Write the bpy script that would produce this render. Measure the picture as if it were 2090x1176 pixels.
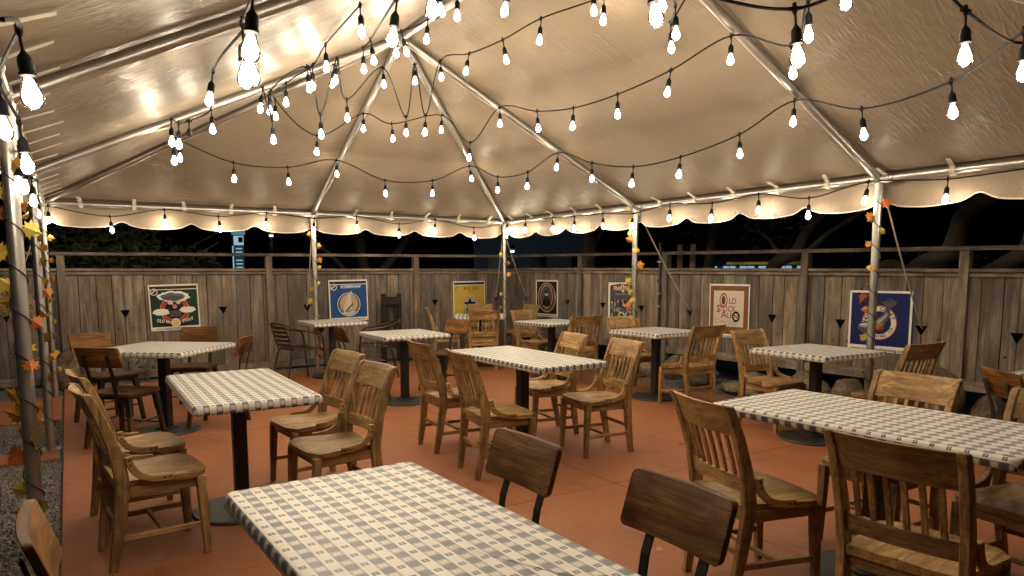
import bpy, bmesh, math, random
from mathutils import Vector, Matrix, noise as mnoise
R = math.radians
for _o in list(bpy.data.objects): bpy.data.objects.remove(_o)
SC = bpy.context.scene
COL = SC.collection
random.seed(7)

# ------------------------------------------------------------------ camera
# solved from the tent frame: 10 ft bays, 2.2 m eave, photograph 2090 x 1176
F, CX, CY = 1422.583, 1045.0, 709.392
YAW, PIT, ROL = R(32.419), R(-6.204), R(-0.147)
CAM = Vector((-5.934, -9.558, 1.416))
_f = Vector((math.sin(YAW)*math.cos(PIT), math.cos(YAW)*math.cos(PIT), math.sin(PIT)))
_r = Vector((math.cos(YAW), -math.sin(YAW), 0)); _u = _r.cross(_f)
_r, _u = _r*math.cos(ROL)+_u*math.sin(ROL), -_r*math.sin(ROL)+_u*math.cos(ROL)
cd = bpy.data.cameras.new('camera'); cam = bpy.data.objects.new('camera', cd); COL.objects.link(cam)
cd.sensor_width = 36; cd.lens = F/2090*36; cd.shift_y = (CY-588)/2090; cd.clip_start = 0.05; cd.clip_end = 500
cam.matrix_world = Matrix(((_r.x,_u.x,-_f.x,CAM.x),(_r.y,_u.y,-_f.y,CAM.y),(_r.z,_u.z,-_f.z,CAM.z),(0,0,0,1)))
SC.camera = cam
def ray(x, y): return _f + _r*((x-CX)/F) + _u*((CY-y)/F)
def atz(x, y, z): d = ray(x, y); return CAM + d*((z-CAM.z)/d.z)
def aty(x, y, Y): d = ray(x, y); return CAM + d*((Y-CAM.y)/d.y)
def atd(x, y, D): return CAM + ray(x, y)*D

# ------------------------------------------------------------------ night sky, moon, exposure
W = bpy.data.worlds.new('World'); SC.world = W; W.use_nodes = True
nt = W.node_tree; bg = nt.nodes['Background']
sky = nt.nodes.new('ShaderNodeTexSky'); sky.sky_type = 'NISHITA'; sky.sun_disc = False
sky.sun_elevation = R(-4); sky.sun_rotation = R(200)
nt.links.new(sky.outputs[0], bg.inputs[0]); bg.inputs[1].default_value = 0.02
sl = bpy.data.lights.new('moonlight', 'SUN'); sl.energy = 0.012; sl.angle = R(0.5); sl.color = (0.8, 0.88, 1.0)
so = bpy.data.objects.new('moonlight', sl); COL.objects.link(so); so.rotation_euler = (R(40), 0, R(150)); so.location = (0, 0, 30)
SC.view_settings.view_transform = 'Standard'; SC.view_settings.look = 'None'
SC.view_settings.exposure = 2.2; SC.view_settings.gamma = 1.0
SC.render.engine = 'CYCLES'
SC.cycles.use_denoising = True
SC.cycles.max_bounces = 8; SC.cycles.diffuse_bounces = 4; SC.cycles.glossy_bounces = 3
SC.cycles.transparent_max_bounces = 12; SC.cycles.sample_clamp_indirect = 4.0
SC.cycles.caustics_reflective = False; SC.cycles.caustics_refractive = False
BULB_POWER = 42.0

# ------------------------------------------------------------------ materials
class NT:
    def __init__(s, name):
        s.m = bpy.data.materials.new(name); s.m.use_nodes = True; s.t = s.m.node_tree
        s.b = s.t.nodes['Principled BSDF']; s.out = s.t.nodes['Material Output']
    def n(s, typ, **kw):
        nd = s.t.nodes.new('ShaderNode'+typ)
        for k, v in kw.items():
            if k[0] == 'i' and k[1:].isdigit(): s.set(nd.inputs[int(k[1:])], v)
            elif k in nd.inputs.keys() if hasattr(nd.inputs, 'keys') else False: s.set(nd.inputs[k], v)
            else: setattr(nd, k, v)
        return nd
    def set(s, inp, v):
        if isinstance(v, bpy.types.NodeSocket): s.t.links.new(v, inp)
        elif isinstance(v, bpy.types.Node): s.t.links.new(v.outputs[0], inp)
        else: inp.default_value = v
    def math(s, op, a, b=0.0, c=None):
        nd = s.t.nodes.new('ShaderNodeMath'); nd.operation = op; s.set(nd.inputs[0], a); s.set(nd.inputs[1], b)
        if c is not None: s.set(nd.inputs[2], c)
        return nd.outputs[0]
    def mix(s, fac, a, b, mode='MIX'):
        nd = s.t.nodes.new('ShaderNodeMix'); nd.data_type = 'RGBA'; nd.blend_type = mode
        s.set(nd.inputs[0], fac); s.set(nd.inputs[6], a); s.set(nd.inputs[7], b); return nd.outputs[2]
    def noise(s, vec, scale, detail=4, rough=0.55, dist=0.0):
        nd = s.t.nodes.new('ShaderNodeTexNoise'); s.set(nd.inputs['Vector'], vec)
        nd.inputs['Scale'].default_value = scale; nd.inputs['Detail'].default_value = detail
        nd.inputs['Roughness'].default_value = rough; nd.inputs['Distortion'].default_value = dist; return nd.outputs[0]
    def ramp(s, fac, stops):
        nd = s.t.nodes.new('ShaderNodeValToRGB'); s.set(nd.inputs[0], fac); cr = nd.color_ramp
        while len(cr.elements) < len(stops): cr.elements.new(0.5)
        for e, (p, c) in zip(cr.elements, stops): e.position = p; e.color = c if len(c) == 4 else (*c, 1)
        return nd.outputs[0]
    def mapping(s, vec, scale=(1,1,1), loc=(0,0,0), rot=(0,0,0)):
        nd = s.t.nodes.new('ShaderNodeMapping'); s.set(nd.inputs[0], vec)
        s.set(nd.inputs[1], loc); s.set(nd.inputs[2], rot); s.set(nd.inputs[3], scale); return nd.outputs[0]
    def obj(s): return s.t.nodes.new('ShaderNodeTexCoord').outputs['Object']
    def rnd(s): return s.t.nodes.new('ShaderNodeObjectInfo').outputs['Random']
    def bump(s, h, strength, dist=0.01, base=None):
        nd = s.t.nodes.new('ShaderNodeBump'); nd.inputs['Strength'].default_value = strength
        nd.inputs['Distance'].default_value = dist; s.set(nd.inputs['Height'], h)
        if base is not None: s.set(nd.inputs['Normal'], base)
        s.t.links.new(nd.outputs[0], s.b.inputs['Normal']); return nd.outputs[0]
    def col(s, v): s.set(s.b.inputs['Base Color'], v if not isinstance(v, tuple) or len(v) == 4 else (*v, 1)); return s
    def rough(s, v): s.set(s.b.inputs['Roughness'], v); return s
    def metal(s, v): s.b.inputs['Metallic'].default_value = v; return s
M = {}
def plain(name, c, rough=0.6, metal=0.0, spec=None, var=0.25, scale=12):
    """a coloured surface with mottling so that nothing is perfectly even"""
    t = NT(name); o = t.obj()
    a = tuple(x*(1-var) for x in c)+(1,); b = tuple(min(1, x*(1+var)) for x in c)+(1,)
    nz = t.noise(o, scale, 5); t.col(t.mix(nz, a, b))
    t.rough(t.math('ADD', t.math('MULTIPLY', t.noise(o, scale*2.3), 0.3), rough-0.15)); t.metal(metal)
    if spec is not None: t.b.inputs['Specular IOR Level'].default_value = spec
    M[name] = t.m; return t.m

def wood(name, dark, mid, light, axis, rough=0.5, wear=0.0, ring=5.0, shift=0.25, grey=None):
    """wood with long grain along axis (0,1,2), coarse figure, fine pores, per-piece tone"""
    t = NT(name); o = t.obj(); rn = t.rnd()
    off = t.t.nodes.new('ShaderNodeCombineXYZ')
    for i in range(3): t.set(off.inputs[i], t.math('MULTIPLY', rn, 37.0+11*i))
    va = t.t.nodes.new('ShaderNodeVectorMath'); va.operation = 'ADD'; t.set(va.inputs[0], o); t.set(va.inputs[1], off.outputs[0])
    sc = [ring*4.5]*3; sc[axis] = ring*0.45
    g1 = t.noise(t.mapping(va.outputs[0], tuple(sc)), 1.0, 4, 0.6, 1.2)
    sc2 = [140.0]*3; sc2[axis] = 5.0
    g2 = t.noise(t.mapping(va.outputs[0], tuple(sc2)), 1.0, 3, 0.6)
    c = t.ramp(g1, [(0.30, dark), (0.5, mid), (0.68, light)])
    c = t.mix(t.math('MULTIPLY', t.ramp(g2, [(0.35, (1,1,1)), (0.55, (0,0,0))]), 0.55), c, tuple(x*0.45 for x in dark)+(1,))
    big = t.noise(va.outputs[0], 5.0, 3)
    c = t.mix(t.ramp(big, [(0.35, (0.55,)*3), (0.6, (0,)*3)]), c, tuple(x*0.7 for x in dark)+(1,))
    hv = t.t.nodes.new('ShaderNodeHueSaturation'); t.set(hv.inputs['Color'], c)
    t.set(hv.inputs['Value'], t.math('ADD', t.math('MULTIPLY', rn, shift*2), 1-shift)); c = hv.outputs[0]
    if wear:   # grime that gathers in blotches, worn pale edges come from the noise mask
        ws = t.noise(va.outputs[0], 22.0, 6, 0.7)
        c = t.mix(t.math('MULTIPLY', t.ramp(ws, [(0.52, (0,0,0)), (0.68, (1,1,1))]), wear), c, (0.035, 0.024, 0.014, 1))
    t.b.inputs['Specular IOR Level'].default_value = 0.14 if name.startswith('walnut') else 0.30
    t.col(c); t.rough(t.math('ADD', t.math('MULTIPLY', g2, 0.35), rough-0.09))
    t.bump(t.math('ADD', t.math('MULTIPLY', g2, 0.7), t.math('MULTIPLY', g1, 0.4)), 0.35, 0.003)
    M[name] = t.m; return t.m

wood('oak_x', (0.211,0.119,0.046), (0.427,0.258,0.106), (0.607,0.396,0.181), 0, 0.42, 0.5)
wood('oak_y', (0.223,0.125,0.048), (0.454,0.273,0.113), (0.630,0.420,0.192), 1, 0.38, 0.45)
wood('oak_z', (0.201,0.112,0.044), (0.406,0.244,0.100), (0.576,0.376,0.171), 2, 0.45, 0.6)
wood('walnut_x', (0.080,0.032,0.009), (0.20,0.086,0.025), (0.33,0.16,0.048), 0, 0.46, 0.12, 4.0)
wood('walnut_y', (0.05,0.022,0.009), (0.105,0.05,0.02), (0.17,0.085,0.035), 1, 0.33, 0.3, 4.0)
wood('walnut_z', (0.05,0.02,0.008), (0.115,0.052,0.019), (0.17,0.085,0.033), 2, 0.38, 0.3, 4.0)
wood('black_wood', (0.010,0.009,0.008), (0.018,0.016,0.014), (0.03,0.026,0.022), 2, 0.6, 0.2)

def fence_mat(name, axis, dark, mid, light):
    t = NT(name); o = t.obj(); rn = t.rnd()
    off = t.t.nodes.new('ShaderNodeCombineXYZ')
    for i in range(3): t.set(off.inputs[i], t.math('MULTIPLY', rn, 53.0+17*i))
    va = t.t.nodes.new('ShaderNodeVectorMath'); va.operation = 'ADD'; t.set(va.inputs[0], o); t.set(va.inputs[1], off.outputs[0])
    v = va.outputs[0]
    sc = [14.0]*3; sc[axis] = 1.1
    g1 = t.noise(t.mapping(v, tuple(sc)), 1.0, 5, 0.65, 0.8)
    sc2 = [110.0]*3; sc2[axis] = 3.0
    g2 = t.noise(t.mapping(v, tuple(sc2)), 1.0, 3, 0.6)
    c = t.ramp(g1, [(0.28, dark), (0.5, mid), (0.7, light)])
    c = t.mix(t.math('MULTIPLY', t.ramp(g2, [(0.4, (1,1,1)), (0.56, (0,0,0))]), 0.4), c, tuple(x*0.5 for x in dark)+(1,))
    # knots
    ks = [3.1]*3; ks[axis] = 2.3
    vo = t.t.nodes.new('ShaderNodeTexVoronoi'); vo.feature = 'F1'; vo.inputs['Scale'].default_value = 1.0; t.set(vo.inputs['Vector'], t.mapping(v, tuple(ks)))
    kd = vo.outputs['Distance']
    c = t.mix(t.ramp(kd, [(0.035, (0.9,)*3), (0.075, (0,)*3)]), c, (0.018, 0.012, 0.008, 1))
    # rain-washed stains
    st = t.noise(t.mapping(v, (3,3,0.9)), 1.0, 5, 0.7)
    c = t.mix(t.ramp(st, [(0.42, (0.65,)*3), (0.6, (0,)*3)]), c, tuple(x*0.55 for x in dark)+(1,))
    hv = t.t.nodes.new('ShaderNodeHueSaturation'); t.set(hv.inputs['Color'], c)
    t.set(hv.inputs['Value'], t.math('ADD', t.math('MULTIPLY', rn, 0.6), 0.7)); t.set(hv.inputs['Saturation'], t.math('ADD', t.math('MULTIPLY', rn, 0.5), 0.75))
    t.col(hv.outputs[0]); t.rough(0.8); t.b.inputs['Specular IOR Level'].default_value = 0.25
    t.bump(t.math('ADD', t.math('MULTIPLY', g2, 0.6), g1), 0.6, 0.006)
    M[name] = t.m
fence_mat('cedar_z', 2, (0.110,0.084,0.060), (0.245,0.196,0.146), (0.36,0.295,0.228))
fence_mat('cedar_y', 1, (0.13,0.10,0.075), (0.24,0.19,0.145), (0.35,0.29,0.225))
fence_mat('cedar_x', 0, (0.13,0.10,0.075), (0.24,0.19,0.145), (0.35,0.29,0.225))

plain('black_steel', (0.012,0.011,0.010), 0.42, 0.0, 0.5)
plain('cast_iron', (0.02,0.018,0.016), 0.5, 0.0, 0.5, 0.4)
plain('bronze_tube', (0.055,0.036,0.022), 0.38, 0.5)
plain('cable_rubber', (0.006,0.006,0.006), 0.7, 0.0, 0.15)
plain('strap_white', (0.62,0.56,0.47), 0.5)
plain('rope', (0.55,0.46,0.34), 0.8)
plain('conduit', (0.02,0.02,0.019), 0.5)
plain('galvanised', (0.35,0.34,0.32), 0.4, 0.8)
def alu():
    t = NT('aluminium'); o = t.obj()
    n1 = t.noise(o, 6, 4); n2 = t.noise(o, 90, 2)
    t.col(t.mix(n1, (0.36,0.34,0.31,1), (0.55,0.525,0.485,1))); t.metal(0.9)
    t.rough(t.math('ADD', t.math('MULTIPLY', n1, 0.18), 0.26)); t.bump(n2, 0.06, 0.002); M['aluminium'] = t.m
alu()

def canopy_mat():
    t = NT('tent_vinyl'); o = t.obj()
    w0 = t.noise(o, 0.8, 3, 0.5); w1 = t.noise(o, 2.1, 3, 0.5, 0.4)
    ridge = lambda n, w: t.ramp(t.math('ABSOLUTE', t.math('SUBTRACT', n, 0.5)), [(0.0, (1,1,1)), (w, (0,0,0))])
    step = lambda n, a, b: t.ramp(n, [(a, (0,0,0)), (b, (1,1,1))])
    # long taut folds in a few directions, each only here and there
    h = t.math('MULTIPLY', w1, 0.9)
    for k, (rz, sc, m0) in enumerate(((25, 3.4, 3.0), (-35, 3.0, 2.3), (80, 2.8, 2.7), (55, 4.2, 1.9))):
        f = t.noise(t.mapping(o, (0.55, 5.0, 2.4), loc=(k*3.7, k*1.3, 0), rot=(0, 0, R(rz))), sc, 2, 0.5, 0.25)
        msk = step(t.noise(t.mapping(o, loc=(k*9.1, 0, 0)), m0, 2, 0.5), 0.42, 0.68)
        h = t.math('ADD', h, t.math('MULTIPLY', t.math('MULTIPLY', ridge(f, 0.09), msk), 0.20))
    fine = t.noise(t.mapping(o, (1, 2.2, 1), rot=(0, 0, R(40))), 17, 3, 0.6, 0.3)
    patch = step(t.noise(o, 3.3, 2, 0.5), 0.48, 0.72)
    h = t.math('ADD', h, t.math('MULTIPLY', t.math('MULTIPLY', fine, patch), 0.85))
    t.col(t.mix(w0, (0.222,0.172,0.121,1), (0.272,0.214,0.154,1)))
    t.rough(t.math('SUBTRACT', t.math('ADD', t.math('MULTIPLY', w1, 0.14), 0.40), t.math('MULTIPLY', patch, 0.14))); t.b.inputs['Specular IOR Level'].default_value = 0.14
    t.bump(h, 0.42, 0.03); M['tent_vinyl'] = t.m
canopy_mat()

def cloth_mat():
    """tavern check: solid square, two flowered squares and a plain one, from the unfolded UV in metres"""
    t = NT('tavern_check'); uv = t.t.nodes.new('ShaderNodeUVMap').outputs[0]
    sp = t.t.nodes.new('ShaderNodeSeparateXYZ'); t.set(sp.inputs[0], uv)
    P = 0.061
    def half(x):
        p = t.math('MULTIPLY', t.math('ADD', x, 10*P), 2/P)
        par = t.math('FLOORED_MODULO', t.math('FLOOR', p), 2.0)
        fr = t.math('SUBTRACT', t.math('FRACT', p), 0.5)
        return par, fr
    b, fx = half(sp.outputs[0]); a, fy = half(sp.outputs[1])
    ax, ay = t.math('ABSOLUTE', fx), t.math('ABSOLUTE', fy)
    def dist(cx, cy):
        return t.math('SQRT', t.math('ADD', t.math('POWER', t.math('SUBTRACT', ax, cx), 2.0), t.math('POWER', t.math('SUBTRACT', ay, cy), 2.0)))
    # quatrefoil with round petals on the diagonals and an eye
    pet = t.math('LESS_THAN', dist(0.145, 0.145), 0.165)
    eye = t.math('LESS_THAN', dist(0.0, 0.0), 0.075)
    fl = pet
    fl = t.math('MULTIPLY', fl, t.math('SUBTRACT', 1.0, eye))
    cream = (0.74,0.705,0.64,1); dark = (0.030,0.047,0.070,1); mid = (0.30,0.305,0.30,1)
    plain_c = cream
    c_flower_dark = t.mix(fl, cream, (0.06,0.07,0.078,1))
    c_flower_light = t.mix(fl, mid, (0.68,0.63,0.54,1))
    rowB = t.mix(a, c_flower_light, dark)       # band that carries the solid squares
    rowA = t.mix(a, plain_c, c_flower_dark)
    c = t.mix(b, rowA, rowB)
    o = t.obj(); nz = t.noise(o, 9, 4)
    c = t.mix(t.math('MULTIPLY', nz, 0.22), c, (0.44,0.40,0.33,1))
    t.col(c); t.rough(t.math('ADD', t.math('MULTIPLY', nz, 0.2), 0.28)); t.b.inputs['Specular IOR Level'].default_value = 0.45
    t.bump(t.math('ADD', t.noise(o, 420, 2), t.math('MULTIPLY', nz, 3.0)), 0.10, 0.004); M['tavern_check'] = t.m
cloth_mat()

def patio_mat():
    t = NT('red_concrete'); o = t.t.nodes.new('ShaderNodeNewGeometry').outputs['Position']
    big = t.noise(o, 0.9, 5, 0.6); medn = t.noise(o, 5.0, 6, 0.65); br = t.noise(t.mapping(o, (14,160,1)), 1.0, 3, 0.6)
    sp = t.noise(o, 60, 3, 0.6)
    c = t.mix(big, (0.265,0.092,0.033,1), (0.345,0.128,0.048,1))
    c = t.mix(t.math('MULTIPLY', t.ramp(medn, [(0.4, (0,0,0)), (0.7, (1,1,1))]), 0.35), c, (0.41,0.165,0.085,1))
    c = t.mix(t.math('MULTIPLY', t.ramp(br, [(0.35, (1,1,1)), (0.5, (0,0,0))]), 0.22), c, (0.15,0.05,0.022,1))
    c = t.mix(t.math('MULTIPLY', t.ramp(sp, [(0.70, (0,0,0)), (0.76, (1,1,1))]), 0.35), c, (0.42,0.28,0.19,1))
    c = t.mix(t.math('MULTIPLY', t.ramp(t.noise(o, 1.7, 6, 0.7), [(0.5, (0,0,0)), (0.72, (1,1,1))]), 0.35), c, (0.13,0.05,0.026,1))
    blot = t.noise(o, 3.1, 6, 0.75, 0.6); drip = t.noise(o, 9.0, 4, 0.7)
    c = t.mix(t.math('MULTIPLY', t.ramp(blot, [(0.56, (0,0,0)), (0.62, (1,1,1))]), 0.45), c, (0.17,0.064,0.030,1))
    c = t.mix(t.math('MULTIPLY', t.ramp(drip, [(0.66, (0,0,0)), (0.70, (1,1,1))]), 0.45), c, (0.10,0.045,0.024,1))
    scf = t.noise(t.mapping(o, (3,40,1), rot=(0,0,R(37))), 1.0, 4, 0.7)
    c = t.mix(t.math('MULTIPLY', t.ramp(scf, [(0.64, (0,0,0)), (0.72, (1,1,1))]), 0.4), c, (0.46,0.24,0.14,1))
    t.col(c); t.rough(t.math('ADD', t.math('MULTIPLY', medn, 0.45), 0.35)); t.b.inputs['Specular IOR Level'].default_value = 0.3
    t.bump(t.math('ADD', br, t.math('MULTIPLY', sp, 0.4)), 0.25, 0.004); M['red_concrete'] = t.m
patio_mat()
def ground_mat(name, c1, c2, c3, scale):
    t = NT(name); o = t.t.nodes.new('ShaderNodeNewGeometry').outputs['Position']
    vo = t.t.nodes.new('ShaderNodeTexVoronoi'); t.set(vo.inputs['Vector'], o); vo.inputs['Scale'].default_value = scale
    sep = t.t.nodes.new('ShaderNodeSeparateColor'); t.set(sep.inputs[0], vo.outputs['Color'])
    c = t.mix(sep.outputs[0], c1, c2); c = t.mix(t.ramp(sep.outputs[1], [(0.8, (0,0,0)), (0.9, (1,1,1))]), c, c3)
    c = t.mix(t.math('MULTIPLY', t.noise(o, 2.0, 5), 0.5), c, tuple(x*0.6 for x in c1[:3])+(1,))
    t.col(c); t.rough(0.85); t.bump(vo.outputs['Distance'], 0.9, 0.02); M[name] = t.m
ground_mat('gravel_ground', (0.11,0.095,0.078,1), (0.25,0.225,0.19,1), (0.42,0.39,0.34,1), 70)
ground_mat('outer_ground', (0.03,0.028,0.025,1), (0.06,0.055,0.05,1), (0.1,0.09,0.08,1), 30)
def rock_mat():
    t = NT('boulder_stone'); o = t.obj(); rn = t.rnd()
    n1 = t.noise(o, 5, 6, 0.65); n2 = t.noise(o, 26, 5, 0.7)
    c = t.ramp(n1, [(0.3, (0.07,0.048,0.028)), (0.5, (0.17,0.122,0.075)), (0.7, (0.31,0.24,0.16))])
    c = t.mix(t.math('MULTIPLY', t.ramp(n2, [(0.4,(1,1,1)),(0.55,(0,0,0))]), 0.6), c, (0.05,0.042,0.032,1))
    hv = t.t.nodes.new('ShaderNodeHueSaturation'); t.set(hv.inputs['Color'], c); t.set(hv.inputs['Value'], t.math('ADD', t.math('MULTIPLY', rn, 0.8), 0.55))
    t.col(hv.outputs[0]); t.rough(0.85); t.bump(t.math('ADD', n1, t.math('MULTIPLY', n2, 0.5)), 0.8, 0.03); M['boulder_stone'] = t.m
rock_mat()
def leaf_mat(name, c1, c2):
    t = NT(name); o = t.obj(); rn = t.rnd()
    n1 = t.noise(o, 22, 3); f = t.math('ADD', t.math('MULTIPLY', n1, 1.2), t.math('MULTIPLY', rn, 0.5))
    t.col(t.mix(t.ramp(f, [(0.6, (0,0,0)), (0.95, (1,1,1))]), (*c1, 1), (*c2, 1))); t.rough(0.55); M[name] = t.m
leaf_mat('leaf_orange', (0.52,0.105,0.018), (0.60,0.27,0.03))
leaf_mat('leaf_yellow', (0.56,0.36,0.045), (0.42,0.34,0.05))
leaf_mat('leaf_red', (0.30,0.028,0.02), (0.50,0.12,0.025))
leaf_mat('leaf_gold', (0.55,0.30,0.03), (0.52,0.16,0.02))
leaf_mat('foliage', (0.028,0.040,0.018), (0.055,0.065,0.032))
plain('vine_wire', (0.02,0.015,0.01), 0.7)
plain('bark', (0.10,0.082,0.062), 0.85, var=0.5, scale=9)
plain('straw', (0.45,0.33,0.14), 0.8)
plain('weed_leaf', (0.06,0.085,0.03), 0.7)
plain('sub_white', (0.70,0.66,0.58), 0.45, var=0.06)
def emit(name, c, s):
    t = NT(name); t.b.inputs['Emission Color'].default_value = (*c, 1); t.b.inputs['Emission Strength'].default_value = s
    t.col((0.02,0.02,0.02)); M[name] = t.m
def filament():
    # LED core: glow made stronger toward the tip, added to throw more light downward
    t = NT('filament_glow'); sp = t.t.nodes.new('ShaderNodeSeparateXYZ'); t.set(sp.inputs[0], t.obj())
    mr = t.t.nodes.new('ShaderNodeMapRange'); t.set(mr.inputs[0], sp.outputs[2])
    for k, v in enumerate((-0.135, -0.190, 0.22, 2.2)): mr.inputs[k+1].default_value = v
    t.b.inputs['Emission Color'].default_value = (1.0, 0.86, 0.66, 1); t.set(t.b.inputs['Emission Strength'], t.math('MULTIPLY', mr.outputs[0], BULB_POWER))
    t.col((0.02,0.02,0.02)); M['filament_glow'] = t.m
filament()
def glass():
    t = NT('bulb_glass'); tr = t.t.nodes.new('ShaderNodeBsdfTransparent'); gl = t.t.nodes.new('ShaderNodeBsdfGlossy')
    tr.inputs[0].default_value = (0.97,0.95,0.92,1); gl.inputs['Roughness'].default_value = 0.05
    mx = t.t.nodes.new('ShaderNodeMixShader'); fr = t.t.nodes.new('ShaderNodeFresnel'); fr.inputs[0].default_value = 1.28
    t.set(mx.inputs[0], fr.outputs[0]); t.set(mx.inputs[1], tr.outputs[0]); t.set(mx.inputs[2], gl.outputs[0])
    t.t.links.new(mx.outputs[0], t.out.inputs[0]); M['bulb_glass'] = t.m
glass()

# ------------------------------------------------------------------ mesh helpers
class MB:
    def __init__(s): s.v = []; s.f = []; s.mi = []; s.cur = 0
    def add(s, vs, fs):
        o = len(s.v); s.v += [tuple(p) for p in vs]; s.f += [tuple(i+o for i in f) for f in fs]; s.mi += [s.cur]*len(fs); return s
    def box(s, c, d, mat=None):
        x, y, z = d[0]/2, d[1]/2, d[2]/2
        vs = [Vector((a*x, b*y, e*z)) for a in (-1,1) for b in (-1,1) for e in (-1,1)]
        if mat is not None: vs = [mat @ v for v in vs]
        c = Vector(c)
        return s.add([v+c for v in vs], [(0,1,3,2),(4,6,7,5),(0,4,5,1),(2,3,7,6),(0,2,6,4),(1,5,7,3)])
    def loft(s, secs, cap=True, closed=False):
        n = len(secs[0]); vs = [p for q in secs for p in q]; fs = []
        for i in range(len(secs) - (0 if closed else 1)):
            a, b = i*n, ((i+1) % len(secs))*n
            for k in range(n): fs.append((a+k, a+(k+1)%n, b+(k+1)%n, b+k))
        if cap and not closed:
            fs.append(tuple(range(n-1,-1,-1))); fs.append(tuple((len(secs)-1)*n+k for k in range(n)))
        return s.add(vs, fs)
    def tube(s, pts, r, seg=8, cap=True):
        pts = [Vector(p) for p in pts]; secs = []; up = None
        for i, p in enumerate(pts):
            t = (pts[min(i+1, len(pts)-1)]-pts[max(i-1, 0)]).normalized()
            if up is None: up = t.orthogonal().normalized()
            else: up = (up - t*up.dot(t)); up = up.normalized() if up.length > 1e-6 else t.orthogonal().normalized()
            b = t.cross(up); rr = r[i] if isinstance(r, (list, tuple)) else r
            secs.append([p + (up*math.cos(a)+b*math.sin(a))*rr for a in [2*math.pi*k/seg for k in range(seg)]])
        return s.loft(secs, cap)
    def lathe(s, prof, seg=16, c=(0,0,0), cap=True):
        return s.loft([[Vector((c[0]+r*math.cos(a), c[1]+r*math.sin(a), c[2]+z)) for a in [2*math.pi*k/seg for k in range(seg)]] for r, z in prof], cap)
    def prism(s, poly, t0, t1, fn):
        """2D polygon extruded between depths t0,t1; fn(u,v,t)->point"""
        n = len(poly); vs = [fn(u, v, t0) for u, v in poly]+[fn(u, v, t1) for u, v in poly]
        fs = [tuple(range(n)), tuple(range(2*n-1, n-1, -1))]+[(k, n+k, n+(k+1)%n, (k+1)%n) for k in range(n)]
        return s.add(vs, fs)
    def mesh(s, name, mats, bevel=0, smooth=False, seg=1, recalc=True):
        me = bpy.data.meshes.new(name); me.from_pydata(s.v, [], s.f)
        bm = bmesh.new(); bm.from_mesh(me)
        for f, m in zip(bm.faces, s.mi): f.material_index = m
        if recalc: bmesh.ops.recalc_face_normals(bm, faces=bm.faces)
        if bevel:
            es = [e for e in bm.edges if len(e.link_faces) == 2 and e.calc_face_angle(0) > 0.5]
            bmesh.ops.bevel(bm, geom=es, offset=bevel, segments=seg, affect='EDGES', profile=0.5, clamp_overlap=True)
        for f in bm.faces: f.smooth = smooth
        bm.to_mesh(me); bm.free()
        if smooth: me.set_sharp_from_angle(angle=R(40))
        for m in (mats if isinstance(mats, (list, tuple)) else [mats]): me.materials.append(M[m])
        return me
def link(name, data, parent=None, loc=None, rot=None):
    o = bpy.data.objects.new(name, data); COL.objects.link(o)
    if parent is not None: o.parent = parent
    if loc is not None: o.location = loc
    if rot is not None: o.rotation_euler = rot
    return o
def tag(o, label=None, cat=None, group=None, kind=None):
    if label: o['label'] = label
    if cat: o['category'] = cat
    if group: o['group'] = group
    if kind: o['kind'] = kind
    return o
def thing(name, label, cat, loc=(0,0,0), rz=0.0, group=None):
    o = link(name, None, None, loc, (0,0,rz)); o.empty_display_size = 0.1
    return tag(o, label, cat, group)
def wpart(name, me, parent):
    """a part modelled in world coordinates under an unrotated empty"""
    return link(name, me, parent, -Vector(parent.location))
def copy_tree(o, parent=None):
    c = o.copy(); COL.objects.link(c); c.parent = parent
    for ch in o.children: copy_tree(ch, c)
    return c
def spline(pts, n=6):
    P = [Vector(p) for p in pts]; out = []
    for i in range(len(P)-1):
        p0, p1, p2, p3 = P[max(i-1,0)], P[i], P[i+1], P[min(i+2,len(P)-1)]
        for k in range(n):
            t = k/n
            out.append(0.5*((2*p1)+(p2-p0)*t+(2*p0-5*p1+4*p2-p3)*t*t+(3*p1-p0-3*p2+p3)*t**3))
    out.append(P[-1]); return out

# ------------------------------------------------------------------ setting: ground, gravel, patio
def sheet(name, x0, x1, y0, y1, z, mat):
    me = bpy.data.meshes.new(name); me.from_pydata([(x0,y0,z),(x1,y0,z),(x1,y1,z),(x0,y1,z)], [], [(0,1,2,3)]); me.materials.append(M[mat])
    return tag(link(name, me), kind='structure')
sheet('ground', -150, 150, -60, 160, -0.062, 'outer_ground')
sheet('gravel_bed', -16, 1.45, -15, 1.0, -0.03, 'gravel_ground')
patio = link('patio', None); tag(patio, kind='structure')
SLX = (-6.045, 0.28); SLY = (-13.5, 0.52)
xs = [SLX[0], -2.905, SLX[1]]; ys = [SLY[0], -9.13, -6.075, -3.0, SLY[1]]
for i in range(2):
    for j in range(4):
        x0, x1, y0, y1 = xs[i], xs[i+1], ys[j], ys[j+1]; g = 0.0025
        mb = MB(); mb.box(((x0+x1)/2, (y0+y1)/2, -0.05), (x1-x0-2*g, y1-y0-2*g, 0.1))
        link('slab', mb.mesh('slab', 'red_concrete', bevel=0.004), patio)
for (y0, y1) in ((-3.22, -2.88), (-1.52, 0.0)):     # red stepping strips in the gravel outside the tent
    mb = MB(); mb.box(((-9.0-6.065)/2, (y0+y1)/2, -0.06), (2.93, y1-y0, 0.1)); link('path_slab', mb.mesh('path_slab', 'red_concrete', bevel=0.006), patio)

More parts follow.
